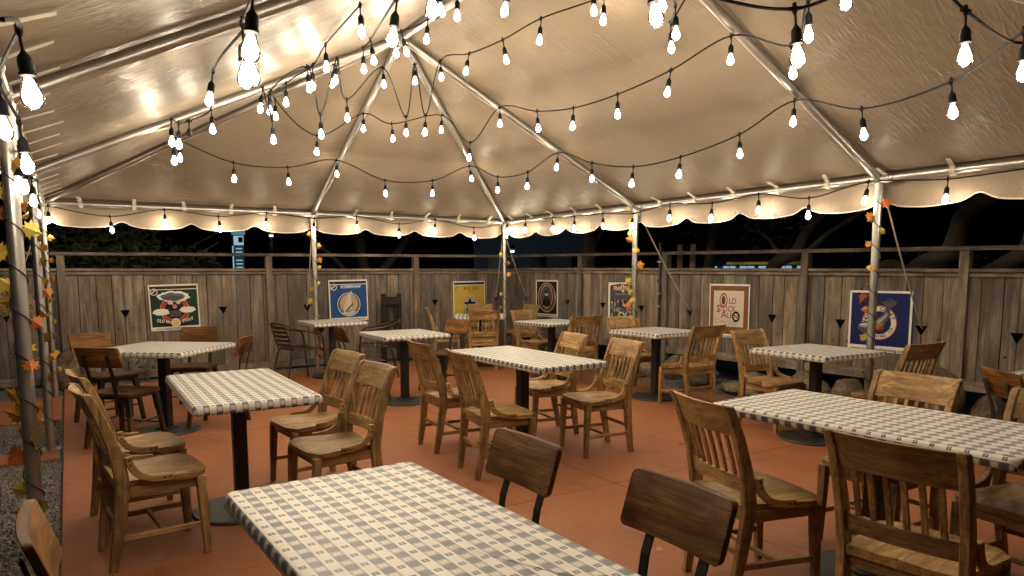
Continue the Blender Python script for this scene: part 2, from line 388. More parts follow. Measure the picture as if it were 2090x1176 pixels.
# loose gravel, too fine to count
def gravel():
    mb = MB(); rnd = random.Random(3)
    def stone(x, y, r):
        z = -0.03+r*0.3; a = rnd.random()*6.28; q = rnd.uniform(0.6, 1.0)
        mb.add([(x+r*math.cos(a),y+r*math.sin(a),z),(x-r*q*math.sin(a),y+r*q*math.cos(a),z),(x-r*math.cos(a),y-r*math.sin(a),z),(x+r*q*math.sin(a),y-r*q*math.cos(a),z),(x,y,z+r*0.7)],
               [(0,1,4),(1,2,4),(2,3,4),(3,0,4)])
    for _ in range(9000):
        x = rnd.uniform(-7.6, -6.07); y = rnd.uniform(-8.0, 0.9)
        if -3.23 < y < -2.87 or -1.53 < y < 0.01: continue
        stone(x, y, rnd.uniform(0.006, 0.017))
    for _ in range(3500):
        y = rnd.uniform(-7.0, 0.9); stone(rnd.uniform(0.3, 1.45), y, rnd.uniform(0.008, 0.022))
    for _ in range(3000): stone(rnd.uniform(-6.0, 1.0), rnd.uniform(0.54, 0.98), rnd.uniform(0.007, 0.018))
    o = link('loose_gravel', mb.mesh('loose_gravel', 'gravel_ground', recalc=False)); tag(o, 'loose grey gravel strewn along the edges of the patio', 'gravel', kind='stuff')
gravel()

# ------------------------------------------------------------------ tent
H, HA = 2.2, 3.667
X0, X1, YB, YF = -6.126, 0.0, 0.0, -9.15
XR = (X0+X1)/2; YA1, YA2 = -3.05, -6.10
LY = (-2.82, -5.58)                       # left-hand poles as they stand
tent = thing('frame_tent', 'large white vinyl frame tent with aluminium poles over the patio', 'tent', (XR, -4.6, 0))
def roofz(x, y):
    s = (HA-H)/3.06
    return H + s*max(0.0, min(x-X0, X1-x, YB-y, y-YF))
def pipe(name, a, b, r=0.034, seg=14):
    mb = MB(); mb.tube([a, b], r, seg); o = wpart(name, mb.mesh(name, 'aluminium', smooth=True), tent); return o
APX1, APX2 = Vector((XR, YA1, HA)), Vector((XR, YA2, HA))
POLES = [(X1,YB),(XR,YB),(X0,YB),(X1,-3.05),(X1,-6.10),(X1,YF),(X0,LY[0]),(X0,LY[1]),(X0,YF)]
for (x, y) in POLES:
    o = pipe('pole', (x, y, -0.03), (x, y, H-0.03), 0.033)
    mb = MB(); mb.box((x, y, -0.02), (0.14, 0.14, 0.012)); b = link('base_plate', mb.mesh('base_plate', 'galvanised', bevel=0.002), o)
for (x, y), A in (((X1,YB),APX1),((XR,YB),APX1),((X0,YB),APX1),((X1,-3.05),APX1),((X0,LY[0]),APX1),((X1,-6.10),APX2),((X0,LY[1]),APX2),((X1,YF),APX2),((X0,YF),APX2),((XR,YF),APX2)):
    pipe('rafter', (x, y, H), A, 0.035)
pipe('ridge_pipe', APX1, APX2, 0.036)
RY = [YB, -3.05, -6.10, YF]; LYY = [YB, LY[0], LY[1], YF]
for a, b in zip(RY, RY[1:]): pipe('eave_rail', (X1, a, H), (X1, b, H), 0.033)
for a, b in zip(LYY, LYY[1:]): pipe('eave_rail', (X0, a, H), (X0, b, H), 0.033)
for a, b in ((X0,XR),(XR,X1)): pipe('eave_rail', (a, YB, H), (b, YB, H), 0.033)
for x, y in POLES:      # corner fittings: short sleeves round the joints
    mb = MB()
    mb.tube([(x, y, H-0.16), (x, y, H+0.0)], 0.041, 12)
    if x in (X0, X1):
        mb.tube([(x, y-0.13 if y > YF else y+0.13, H), (x, y, H)], 0.041, 12)
        if y not in (YB, YF): mb.tube([(x, y+0.13, H), (x, y, H)], 0.041, 12)
    if y == YB:
        for s in (-1, 1):
            if X0 <= x+s*0.13 <= X1: mb.tube([(x+s*0.13, y, H), (x, y, H)], 0.041, 12)
    wpart('pole_fitting', mb.mesh('pole_fitting', 'aluminium', smooth=True), tent)
for A in (APX1, APX2):
    mb = MB(); mb.lathe([(0.03,-0.07),(0.075,-0.05),(0.085,0.0),(0.06,0.05)], 16, A); wpart('ridge_fitting', mb.mesh('ridge_fitting', 'aluminium', smooth=True), tent)

def canopy():
    """roof skin 6 cm over the pipes, sagging a little between them"""
    mb = MB(); off = 0.05
    def sag(a, b, c):     # barycentric sag
        return -0.055*27*a*b*c
    def tri(P, Q, S, n=14):
        idx = {}; vs = []
        for i in range(n+1):
            for j in range(n+1-i):
                a, b = i/n, j/n; c = 1-a-b
                p = P*a+Q*b+S*c; w = 0.012*mnoise.noise(p*2.2)+0.006*mnoise.noise(p*6.0); e = min(1, 8*min(a, b, c)+0.15)
                idx[(i, j)] = len(vs); vs.append(p+Vector((0,0,off+sag(a,b,c)+w*e)))
        fs = []
        for i in range(n):
            for j in range(n-i):
                fs.append((idx[(i,j)], idx[(i+1,j)], idx[(i,j+1)]))
                if i+j < n-1: fs.append((idx[(i+1,j)], idx[(i+1,j+1)], idx[(i,j+1)]))
        mb.add(vs, fs)
    def quad(A, B, C, D, n=16):
        vs = []; fs = []
        for i in range(n+1):
            for j in range(n+1):
                u, v = i/n, j/n
                p = (A*(1-u)+B*u)*(1-v)+(D*(1-u)+C*u)*v; e = min(1, 10*min(u,1-u,v,1-v)+0.15)
                w = 0.012*mnoise.noise(p*2.2)+0.006*mnoise.noise(p*6.0)
                vs.append(p+Vector((0,0,off-0.05*16*u*(1-u)*v*(1-v)+w*e)))
        for i in range(n):
            for j in range(n): a = i*(n+1)+j; fs.append((a, a+1, a+n+2, a+n+1))
        mb.add(vs, fs)
    V = lambda x, y: Vector((x, y, H))
    tri(V(X1,YB), V(XR,YB), APX1); tri(V(XR,YB), V(X0,YB), APX1)
    tri(V(X1,YB), V(X1,-3.05), APX1); tri(V(X0,YB), V(X0,LY[0]), APX1)
    quad(V(X1,-3.05), V(X1,-6.10), APX2, APX1); quad(V(X0,LY[0]), V(X0,LY[1]), APX2, APX1)
    tri(V(X1,-6.10), V(X1,YF), APX2); tri(V(X0,LY[1]), V(X0,YF), APX2)
    tri(V(X1,YF), V(XR,YF), APX2); tri(V(XR,YF), V(X0,YF), APX2)
    me = mb.mesh('canopy', 'tent_vinyl', smooth=False)
    bm = bmesh.new(); bm.from_mesh(me); bmesh.ops.remove_doubles(bm, verts=bm.verts, dist=0.002); bmesh.ops.recalc_face_normals(bm, faces=bm.faces)
    for f in bm.faces: f.smooth = True
    bm.to_mesh(me); bm.free()
    wpart('canopy', me, tent)
canopy()

def valance(a, b, out):
    """scalloped flap hung outside the rail; notches every 2.5 ft"""
    a, b, out = Vector(a), Vector(b), Vector(out); L = (b-a).length; d = (b-a)/L; mb = MB(); N = int(L/0.03); rows = 5
    secs = []
    for i in range(N+1):
        s = L*i/N; ph = ((s/0.7625) % 1.0); q = min(ph, 1-ph)*0.7625
        notch = 0.055*math.exp(-(q/0.085)**2)
        zb = 1.955 + notch + 0.012*math.cos(ph*2*math.pi)
        col = []
        for j in range(rows+1):
            t = j/rows; z = (H+0.055)*(1-t)+zb*t
            p = a+d*s; w = (0.02*mnoise.noise(Vector((p.x*2, p.y*2, z*3)))+0.009*mnoise.noise(Vector((p.x*8,p.y*8,z*5))))*t
            col.append(p+out*(0.045+0.03*t+w)+Vector((0,0,z-H)))
        secs.append(col)
    n = rows+1; vs = [p for c in secs for p in c]; fs = [(i*n+j, (i+1)*n+j, (i+1)*n+j+1, i*n+j+1) for i in range(N) for j in range(rows)]
    mb.add(vs, fs); o = wpart('valance', mb.mesh('valance', 'tent_vinyl', smooth=True, recalc=False), tent)
    hem = MB(); hem.tube([c[-1] for c in secs], 0.006, 6); h = link('hem', hem.mesh('hem', 'strap_white', smooth=True), o)
valance((X1,YB,H), (X0,YB,H), (0,1,0)); valance((X1,YB,H), (X1,YF,H), (1,0,0)); valance((X0,YB,H), (X0,YF,H), (-1,0,0)); valance((X1,YF,H), (X0,YF,H), (0,-1,0))

def strap(p, d, inn, long=0.0):
    """white webbing tie round the rail, its tail standing up on the roof skin"""
    p, d, inn = Vector(p), Vector(d), Vector(inn); mb = MB(); r = 0.039; w = 0.021
    ang = [R(a) for a in range(-60, 241, 30)]
    secs = []
    for a in ang:
        c = p + inn*(math.cos(a)*r)+Vector((0,0,-math.sin(a)*r)); o_ = (c-p).normalized()*0.003
        secs.append([c-d*w, c+d*w, c+d*w+o_, c-d*w+o_])
    mb.loft(secs)
    tail = 0.10+long; k = random.uniform(-0.3, 0.3)
    q0 = p+inn*0.03+Vector((0,0,0.03)); q1 = q0+inn*tail+Vector((0,0,tail*0.46+0.0))+d*k*tail
    nrm = Vector((0,0,-0.004))
    mb.loft([[q0-d*w, q0+d*w, q0+d*w+nrm, q0-d*w+nrm], [q1-d*w*0.8, q1+d*w*0.8, q1+d*w*0.8+nrm, q1-d*w*0.8+nrm]])
    wpart('tie_strap', mb.mesh('tie_strap', 'strap_white'), tent)
x = -0.30
while x > X0+0.2: strap((x, YB, H), (1,0,0), (0,-1,0)); x -= 0.545
y = -0.28
while y > -8.6: strap((X1, y, H), (0,1,0), (-1,0,0)); y -= 0.535
y = -0.3
while y > -8.4: strap((X0, y, H), (0,1,0), (1,0,0), 0.04+0.07*random.random()); y -= 0.42

# ------------------------------------------------------------------ fences
BY = 1.05                                   # back fence face
RC = Vector((0.944, 1.1, 0)); RA = R(5)     # right fence starts here and opens out by five degrees
RD = Vector((math.sin(RA), -math.cos(RA), 0)); RN = Vector((-math.cos(RA), -math.sin(RA), 0))   # along, toward the patio
def hitr(px, py, off=0.0):
    p0 = RC+RN*off; d = ray(px, py); return CAM+d*(RN.dot(p0-CAM)/RN.dot(d))
def sr(px, py=560): return (hitr(px, py)-RC).dot(RD)
def fence(name, label, org, d, nrm, s0, s1, posts, tris, topz, capz, lowz, kick, bw, seed):
    """boards stand between posts; triangles are sawn through the joint of two boards"""
    rnd = random.Random(seed)
    f = thing(name, label, 'fence', org); org, d, nrm = Vector(org), Vector(d), Vector(nrm)
    P = lambda s, t, z: d*s+nrm*t+Vector((0,0,z))        # local to the empty
    railm = 'cedar_x' if abs(d.x) > 0.5 else 'cedar_y'
    lerp = lambda ab, s: ab[0]+(ab[1]-ab[0])*(s-s0)/(s1-s0)
    # joints
    J = [s0]
    while J[-1] < s1-0.08: J.append(J[-1]+bw*rnd.uniform(0.9, 1.1))
    J[-1] = s1
    for t in tris:
        k = min(range(1, len(J)-1), key=lambda i: abs(J[i]-t)); J[k] = t
    J = sorted(J)
    tz = lambda t: tris[t]
    for a, b in zip(J, J[1:]):
        if b-a < 0.03: continue
        ga, gb = a+rnd.uniform(0.003,0.0055), b-rnd.uniform(0.003,0.0055); zt = lerp(capz, (a+b)/2)-0.035; zb = lerp(lowz, (a+b)/2)+rnd.uniform(-0.008, 0.008)
        poly = [(ga, zb), (gb, zb)]
        tb = next((t for t in tris if abs(t-b) < 1e-6), None); ta = next((t for t in tris if abs(t-a) < 1e-6), None)
        if tb is not None: z = tz(tb); poly += [(gb, z-0.105), (gb-0.058, z), (gb, z)]
        poly += [(gb, zt), (ga, zt)]
        if ta is not None: z = tz(ta); poly += [(ga, z), (ga+0.058, z), (ga, z-0.105)]
        jut = rnd.uniform(-0.006, 0.006); mb = MB()
        mb.prism(poly, -0.02+jut, 0.0+jut, lambda u, v, t: P(u, t, v))
        link('board', mb.mesh('board', 'cedar_z'), f)
        if ta is not None:       # dark discs on the boards paint the shade of round drill holes
            for q in (-0.085, 0.085):
                mb = MB(); z = tz(ta)-0.24; cs = [(math.cos(k*math.pi/5)*0.014, math.sin(k*math.pi/5)*0.014) for k in range(10)]
                mb.prism([(ta+q+u, z+v) for u, v in cs], jut+0.0005, jut+0.0015, lambda u, v, t: P(u, t, v)); link('hole_shade_disc', mb.mesh('hole_shade_disc', 'conduit'), f)
    for s in posts:
        mb = MB(); zt = lerp(topz, s)-0.045
        mb.prism([(s-0.045, -0.06), (s+0.045, -0.06), (s+0.045, zt), (s-0.045, zt)], -0.05, 0.05, lambda u, v, t: P(u, t, v))
        link('post', mb.mesh('post', 'cedar_z', bevel=0.004), f)
    edges = [s0]+[p for p in posts]+[s1]
    for a, b in zip(edges, edges[1:]):
        a2, b2 = a+(0.046 if a in posts else 0), b-(0.046 if b in posts else 0)
        if b2-a2 < 0.1: continue
        for dz, hh, t0, t1 in ((0.0, 0.034, -0.04, 0.038), (-0.048, 0.034, 0.006, 0.034)):
            mb = MB(); za, zb = lerp(capz, a2)+dz, lerp(capz, b2)+dz
            mb.prism([(a2, za-hh), (b2, zb-hh), (b2, zb), (a2, za)], t0, t1, lambda u, v, t: P(u, t, v)); link('cap_rail', mb.mesh('cap_rail', railm, bevel=0.003), f)
        mb = MB(); za, zb = lerp(lowz, a2)+kick, lerp(lowz, b2)+kick
        mb.prism([(a2, za-0.10), (b2, zb-0.10), (b2, zb), (a2, za)], 0.006, 0.034, lambda u, v, t: P(u, t, v)); link('kick_board', mb.mesh('kick_board', railm, bevel=0.003), f)
    # top rail in long lengths that butt over a post
    cuts = [s0]+posts[1::2]+[s1]
    for a, b in zip(cuts, cuts[1:]):
        za, zb = lerp(topz, a), lerp(topz, b); mb = MB()
        mb.prism([(a+0.001, za-0.042), (b-0.001, zb-0.042), (b-0.001, zb), (a+0.001, za)], -0.055, 0.055, lambda u, v, t: P(u, t, v)); link('top_rail', mb.mesh('top_rail', railm, bevel=0.003), f)
    return f
bx = lambda px: aty(px, 560, BY).x
BX0 = -9.2
btr = {}
for px, py in ((12,640),(255,633),(455,626),(627,622),(888,612),(1013,606)):
    p = aty(px, py, BY); btr[p.x-BX0] = p.z
fence('plank_fence', 'weathered plank fence behind the tent carrying three beer banners', (BX0, BY, 0), (1,0,0), (0,-1,0), 0.0, 0.93-BX0,
      [bx(q)-BX0 for q in (125,548,848)], btr, (1.664,1.712), (1.474,1.468), (-0.02,-0.02), 0.12, 0.19, 4)
rtr = {}
for px, py in ((1074,606),(1158,613),(1230,618),(1308,624),(1408,632),(1576,642),(1715,652),(1880,665),(2076,680)):
    p = hitr(px, py); rtr[(p-RC).dot(RD)] = p.z
fence('plank_fence', 'weathered plank fence at the right with rocks along its foot', RC, RD, RN, 0.0, 11.0,
      [sr(q) for q in (1187,1360,1645,1970)]+[sr(1970)+1.9, sr(1970)+3.8], rtr, (1.722,1.62), (1.484,1.41), (0.30,0.20), 0.09, 0.178, 9)

# dark conduit clamped to the right fence, cut guy-line anchors are the triangles themselves
p = hitr(1350, 560, 0.03); s = (p-RC).dot(RD); B = RC+RD*s+RN*0.065
con = thing('conduit_pipe', 'black vertical conduit pipe clamped to the right fence beside a post', 'pipe', (B.x, B.y, 0.2))
mb = MB(); mb.tube([(0,0,0),(0,0,1.62)], 0.02, 12); link('pipe', mb.mesh('pipe', 'conduit', smooth=True), con)
for z in (0.36, 0.72, 0.9, 1.35):
    mb = MB(); mb.box((0,0,z), (0.06,0.07,0.022)); link('clamp', mb.mesh('clamp', 'galvanised', bevel=0.003), con, None, (0,0,RA))

# guy ropes from pole heads to the sawn triangles
def guy(label, a, b):
    t = thing('guy_rope', label, 'rope', b, 0, 'guy ropes of the tent'); a = Vector(a)-Vector(b); mb = MB()
    pts = [a*(k/8)+Vector((0,0,-0.035*math.sin(math.pi*k/8))) for k in range(9)]
    mb.tube(pts, 0.007, 6); link('line', mb.mesh('line', 'rope', smooth=True), t)
    mb = MB(); mb.tube([a+Vector((0,0,0.02)), a-Vector((0,0,0.03))], 0.014, 8); link('knot', mb.mesh('knot', 'rope', smooth=True), t)
P3 = lambda s, z: RC+RD*s+Vector((0,0,z))
rk = sorted(rtr); bk = sorted(btr)
guy('white guy rope from the pole by the blue round-logo banner down to the fence', (X1+0.02,-6.12,H-0.06), P3(rk[7], rtr[rk[7]]-0.03)-RN*0.02)
guy('white guy rope from the pole by the grey crowd banner down to the fence', (X1+0.02,-3.08,H-0.06), P3(rk[4], rtr[rk[4]]-0.03)-RN*0.02)
guy('thin guy rope from the far corner pole to the right fence', (X1+0.03,0.02,H-0.22), P3(rk[0], rtr[rk[0]]-0.03)-RN*0.02)
guy('thin guy rope from the far corner pole to the back fence', (X1,0.04,H-0.12), (BX0+bk[5], BY+0.02, btr[bk[5]]-0.03))
guy('thin guy rope from the pole left of the blue carved-tooth banner to the fence', (XR,0.04,H-0.12), (BX0+bk[3], BY+0.02, btr[bk[3]]-0.03))
guy('thin guy rope from the far left corner pole to the fence', (X0-0.02,0.04,H-0.12), (BX0+bk[0], BY+0.02, btr[bk[0]]-0.03))

# ------------------------------------------------------------------ furniture prototypes
def interp(tab, z):
    for (a, va), (b, vb) in zip(tab, tab[1:]):
        if z <= b: return va+(vb-va)*(z-a)/(b-a)
    return tab[-1][1]
POST = [(0,-0.236),(0.2,-0.203),(0.42,-0.178),(0.56,-0.196),(0.72,-0.243),(0.83,-0.286),(0.863,-0.304)]
POSTX = [(0,0.172),(0.42,0.198),(0.863,0.208)]
def school_chair():
    """slat-back school chair, saddle seat, bent hip braces; faces +Y"""
    parts = []
    # saddle seat
    nx, ny = 14, 12; mb = MB(); top = []; bot = []
    for j in range(ny+1):
        t = j/ny
        for i in range(nx+1):
            s_ = -1+2*i/nx; a = abs(s_); w = 0.180+0.050*min(1, t*1.25)-0.012*max(0, t-0.85)/0.15*0.6
            x = s_*w; y = -0.205+0.405*t - 0.05*(max(0, a-0.62)/0.38)**2*t**6 + 0.008*(1-a*a)*t**4
            dip = 0.016*math.exp(-((a-0.46)/0.30)**2)*math.exp(-((t-0.38)/0.32)**2)
            edge = 0.006*max(0, a-0.85)/0.15+0.008*max(0, t-0.9)/0.1
            top.append((x, y, 0.440-dip-edge)); bot.append((x*0.975, y-0.004*t, 0.404))
    n = (nx+1)*(ny+1); fs = []
    for j in range(ny):
        for i in range(nx):
            q = j*(nx+1)+i; fs.append((q, q+1, q+nx+2, q+nx+1)); fs.append((n+q, n+q+nx+1, n+q+nx+2, n+q+1))
    rim = [i for i in range(nx+1)]+[j*(nx+1)+nx for j in range(1, ny+1)]+[ny*(nx+1)+i for i in range(nx-1, -1, -1)]+[j*(nx+1) for j in range(ny-1, 0, -1)]
    for a, b in zip(rim, rim[1:]+rim[:1]): fs.append((a, n+a, n+b, b))
    mb.add(top+bot, fs); parts.append(('seat', mb.mesh('seat', 'oak_y', smooth=True)))
    # posts that run from floor to crest
    for s_ in (-1, 1):
        mb = MB(); secs = []
        for z in (0,0.08,0.2,0.32,0.42,0.5,0.58,0.66,0.74,0.80,0.84,0.863):
            y = interp(POST, z); x = s_*interp(POSTX, z)
            wx = 0.0165; wy = interp([(0,0.019),(0.25,0.028),(0.45,0.031),(0.7,0.025),(0.863,0.020)], z)
            secs.append([(x-wx,y-wy,z),(x+wx,y-wy,z),(x+wx,y+wy,z),(x-wx,y+wy,z)])
        # rolled head
        y, x = secs[-1][0][1]-0.004, s_*0.208; secs.append([(x-0.0155,y,0.872),(x+0.0155,y,0.872),(x+0.0155,y+0.026,0.870),(x-0.0155,y+0.026,0.870)])
        mb.loft(secs); parts.append(('back_leg', mb.mesh('back_leg', 'oak_z', bevel=0.004)))
        # front leg
        mb = MB(); secs = []
        for z in (0,0.1,0.2,0.3,0.405):
            w = interp([(0,0.0155),(0.3,0.0215),(0.405,0.022)], z); x, y = s_*(0.194-0.002*z), 0.186-0.045*z
            secs.append([(x-w,y-w,z),(x+w,y-w,z),(x+w,y+w,z),(x-w,y+w,z)])
        mb.loft(secs); parts.append(('front_leg', mb.mesh('front_leg', 'oak_z', bevel=0.004)))
        # side apron and side stretcher
        mb = MB(); x = s_*0.186
        mb.loft([[(x-0.01,y,0.352),(x+0.01,y,0.352),(x+0.01,y,0.403),(x-0.01,y,0.403)] for y in (-0.152, 0.145)])
        parts.append(('side_apron', mb.mesh('side_apron', 'oak_y', bevel=0.003)))
        mb = MB(); mb.loft([[(s_*(0.180 if y < 0 else 0.192)-0.009,y,z-0.013),(s_*(0.180 if y < 0 else 0.192)+0.009,y,z-0.013),(s_*(0.180 if y < 0 else 0.192)+0.009,y,z+0.013),(s_*(0.180 if y < 0 else 0.192)-0.009,y,z+0.013)] for y, z in ((-0.187,0.155),(0.160,0.155))])
        parts.append(('side_stretcher', mb.mesh('side_stretcher', 'oak_y', bevel=0.003)))
        # bent hip brace with bolt heads
        mb = MB(); path = spline([(0,-0.150,0.556),(0,-0.146,0.520),(0,-0.125,0.478),(0,-0.085,0.449),(0,-0.03,0.436),(0,0.035,0.433)], 5); secs = []
        for i, q in enumerate(path):
            t = (path[min(i+1,len(path)-1)]-path[max(i-1,0)]).normalized(); nn = Vector((0,-t.z,t.y)); k = i/(len(path)-1); x = s_*(0.216+0.008*k); w, h = 0.011, 0.0165
            secs.append([Vector((x-w,0,0))+Vector((0,q.y,q.z))-nn*h, Vector((x+w,0,0))+Vector((0,q.y,q.z))-nn*h, Vector((x+w,0,0))+Vector((0,q.y,q.z))+nn*h, Vector((x-w,0,0))+Vector((0,q.y,q.z))+nn*h])
        mb.loft(secs); parts.append(('hip_brace', mb.mesh('hip_brace', 'oak_y', bevel=0.003)))
        for (y, z) in ((-0.150,0.540),(-0.144,0.515),(0.022,0.434),(-0.004,0.436)):
            mb = MB(); c = [(y+0.0055*math.cos(k*1.0472), z+0.0055*math.sin(k*1.0472)) for k in range(6)]; xo = s_*(0.2255 if z > 0.5 else 0.2365)
            mb.prism(c, xo, xo+s_*0.004, lambda u, v, t: (t, u, v)); parts.append(('bolt', mb.mesh('bolt', 'black_steel')))
    def bowed(z0, z1, thick, bow, nz, roll=False):
        mb = MB(); secs = []
        for i in range(11):
            u = -1+0.2*i; x = u*0.196; b = -bow*(1-u*u); fr = []; bk = []
            for k in range(nz+1):
                z = z0+(z1-z0)*k/nz; y = interp(POST, z)+b; r_ = -0.010*max(0,(k-nz+1)) if roll else 0
                fr.append((x, y+thick/2+r_, z)); bk.append((x, y-thick/2+r_*0.6, z))
            secs.append(fr+bk[::-1])
        mb.loft(secs); return mb
    parts.append(('crest_rail', bowed(0.735, 0.868, 0.022, 0.026, 5, True).mesh('crest_rail', 'oak_x', bevel=0.003)))
    parts.append(('lower_rail', bowed(0.487, 0.556, 0.020, 0.022, 2).mesh('lower_rail', 'oak_x', bevel=0.003)))
    for i in range(6):
        u = -0.70+0.28*i; mb = MB(); secs = []
        for z in (0.552, 0.60, 0.65, 0.70, 0.742):
            y = interp(POST, z)-0.024*(1-u*u); x = u*0.196; w = 0.0105
            secs.append([(x-w,y-0.006,z),(x+w,y-0.006,z),(x+w,y+0.006,z),(x-w,y+0.006,z)])
        mb.loft(secs); parts.append(('back_slat', mb.mesh('back_slat', 'oak_z', bevel=0.002)))
    for nm, y, w, z in (('front_apron', 0.160, 0.172, 0.377), ('rear_apron', -0.178, 0.180, 0.377)):
        mb = MB(); mb.box((0,y,z), (2*w,0.018,0.05)); parts.append((nm, mb.mesh(nm, 'oak_x', bevel=0.003)))
    mb = MB(); mb.box((0,-0.01,0.155), (0.355,0.020,0.022)); parts.append(('cross_stretcher', mb.mesh('cross_stretcher', 'oak_x', bevel=0.003)))
    mb = MB(); mb.box((0,-0.203,0.215), (0.335,0.016,0.026)); parts.append(('rear_stretcher', mb.mesh('rear_stretcher', 'oak_x', bevel=0.003)))
    return parts
def plank_chair():
    """black steel chair with a walnut plank back and seat; faces +Y"""
    parts = []; mb = MB(); secs = []
    us = [-1,-0.99,-0.97,-0.94,-0.90,-0.75,-0.5,-0.25,0,0.25,0.5,0.75,0.90,0.94,0.97,0.99,1]
    for u in us:        # curved plank with rounded corners
        x = u*0.192; q = max(0, (abs(u)-0.90)/0.10); c = 0.020*(1-math.sqrt(max(0, 1-q*q)))
        z0, z1 = 0.668+c, 0.832-c; b = -0.016*(1-u*u); zz = [z0, (z0+z1)/2, z1]
        yy = lambda z: -0.222-0.33*(z-0.655)+b
        secs.append([(x, yy(z)+0.011, z) for z in zz]+[(x, yy(z)-0.011, z) for z in zz[::-1]])
    mb.loft(secs); parts.append(('back_plank', mb.mesh('back_plank', 'walnut_x', bevel=0.003, smooth=True)))
    for s_ in (-1, 1):
        mb = MB(); secs = []
        for y, z in ((-0.188,0.395),(-0.200,0.45),(-0.212,0.52),(-0.224,0.60),(-0.246,0.66),(-0.278,0.77)):
            x = s_*0.105; w = 0.018; secs.append([(x-w,y-0.024,z),(x+w,y-0.024,z),(x+w,y-0.017,z),(x-w,y-0.017,z)])
        mb.loft(secs); parts.append(('back_support', mb.mesh('back_support', 'black_steel', bevel=0.002)))
        for f in (-1, 1):
            bx_, by_ = s_*0.205, f*0.205; tx, ty = s_*0.165, f*0.16
            L = lambda z: Vector((bx_+(tx-bx_)*z/0.41, by_+(ty-by_)*z/0.41, z))
            mb = MB(); w = 0.017
            mb.loft([[L(z)+Vector((a*(w+0.004*z),b*(w+0.004*z),0)) for a, b in ((-1,-1),(1,-1),(1,1),(-1,1))] for z in (0,0.27)])
            leg = ('leg', mb.mesh('leg', 'walnut_z', bevel=0.003))
            mb = MB(); mb.loft([[L(z)+Vector((a*0.0225,b*0.0225,0)) for a, b in ((-1,-1),(1,-1),(1,1),(-1,1))] for z in (0.265,0.41)])
            parts.append(leg); parts.append(('leg_socket', mb.mesh('leg_socket', 'black_steel', bevel=0.002)))
    mb = MB(); c = []
    for k in range(32):
        a = 2*math.pi*k/32; ca, sa = math.cos(a), math.sin(a); e = 0.22
        c.append((0.21*math.copysign(abs(ca)**e, ca), 0.205*math.copysign(abs(sa)**e, sa)-0.005))
    mb.prism(c, 0.428, 0.454, lambda u, v, t: (u, v, t)); parts.append(('seat', mb.mesh('seat', 'walnut_y', bevel=0.004)))
    mb = MB()
    for s_ in (-1, 1): mb.box((s_*0.17,0,0.415), (0.035,0.36,0.026)); mb.box((0,s_*0.165,0.413), (0.30,0.03,0.022))
    parts.append(('seat_frame', mb.mesh('seat_frame', 'black_steel', bevel=0.002)))
    for s_ in (-1, 1):
        mb = MB(); mb.tube([(s_*0.185,-0.183,0.2),(s_*0.185,0.183,0.2)], 0.008, 8); parts.append(('stretcher', mb.mesh('stretcher', 'black_steel', smooth=True)))
        mb = MB(); mb.tube([(-0.183,s_*0.188,0.15),(0.183,s_*0.188,0.15)], 0.008, 8); parts.append(('stretcher', mb.mesh('stretcher', 'black_steel', smooth=True)))
    return parts
def bistro_chair():
    """bronze tube armchair with curved metal slats; faces +Y"""
    parts = []
    for s_ in (-1, 1):
        path = spline([(s_*0.255,0.245,0),(s_*0.255,0.215,0.30),(s_*0.262,0.20,0.52),(s_*0.268,0.155,0.625),(s_*0.268,0.02,0.655),(s_*0.262,-0.16,0.70),(s_*0.215,-0.285,0.745),(s_*0.11,-0.325,0.765),(0,-0.335,0.77)], 6)
        mb = MB(); mb.tube(path, 0.0125, 10); parts.append(('arm_tube', mb.mesh('arm_tube', 'bronze_tube', smooth=True)))
        path = spline([(s_*0.215,-0.29,0),(s_*0.205,-0.235,0.25),(s_*0.205,-0.19,0.40),(s_*0.205,-0.06,0.425),(s_*0.21,0.17,0.43),(s_*0.215,0.222,0.40),(s_*0.245,0.22,0.36)], 6)
        mb = MB(); mb.tube(path, 0.011, 10); parts.append(('seat_tube', mb.mesh('seat_tube', 'bronze_tube', smooth=True)))
        path = spline([(s_*0.205,-0.19,0.42),(s_*0.20,-0.235,0.55),(s_*0.19,-0.29,0.735)], 5)
        mb = MB(); mb.tube(path, 0.010, 10); parts.append(('back_tube', mb.mesh('back_tube', 'bronze_tube', smooth=True)))
    for k in range(6):
        y = -0.16+0.066*k; mb = MB(); secs = []
        for i in range(7):
            u = -1+i/3; z = 0.445-0.014*(1-u*u); x = u*0.212
            secs.append([(x,y-0.021,z),(x,y+0.021,z),(x,y+0.021,z+0.004),(x,y-0.021,z+0.004)])
        mb.loft(secs); parts.append(('seat_slat', mb.mesh('seat_slat', 'bronze_tube')))
    for k in range(5):
        z = 0.495+0.055*k; mb = MB(); secs = []
        for i in range(9):
            u = -1+i/4; y = -0.205-0.34*(z-0.47)-0.045*(1-u*u); x = u*0.203
            secs.append([(x,y+0.006,z-0.017),(x,y-0.006,z+0.017),(x,y-0.010,z+0.016),(x,y+0.002,z-0.018)])
        mb.loft(secs); parts.append(('back_slat', mb.mesh('back_slat', 'bronze_tube')))
    mb = MB(); mb.tube([(-0.205,-0.13,0.415),(0.205,-0.13,0.415)], 0.009, 8); parts.append(('cross_bar', mb.mesh('cross_bar', 'bronze_tube', smooth=True)))
    return parts
PROTO = {'school': school_chair(), 'plank': plank_chair(), 'bistro': bistro_chair()}
INFO = {'school': ('school_chair', 'chair', 'wooden slat-back chairs'), 'plank': ('plank_back_chair', 'chair', 'black steel chairs with plank backs'), 'bistro': ('bistro_armchair', 'armchair', 'bronze metal armchairs')}
def put(kind, x, y, deg, label):
    nm, cat, grp = INFO[kind]; t = thing(nm, label, cat, (x, y, 0), R(deg), grp)
    for pn, me in PROTO[kind]: link(pn, me, t)
    return t

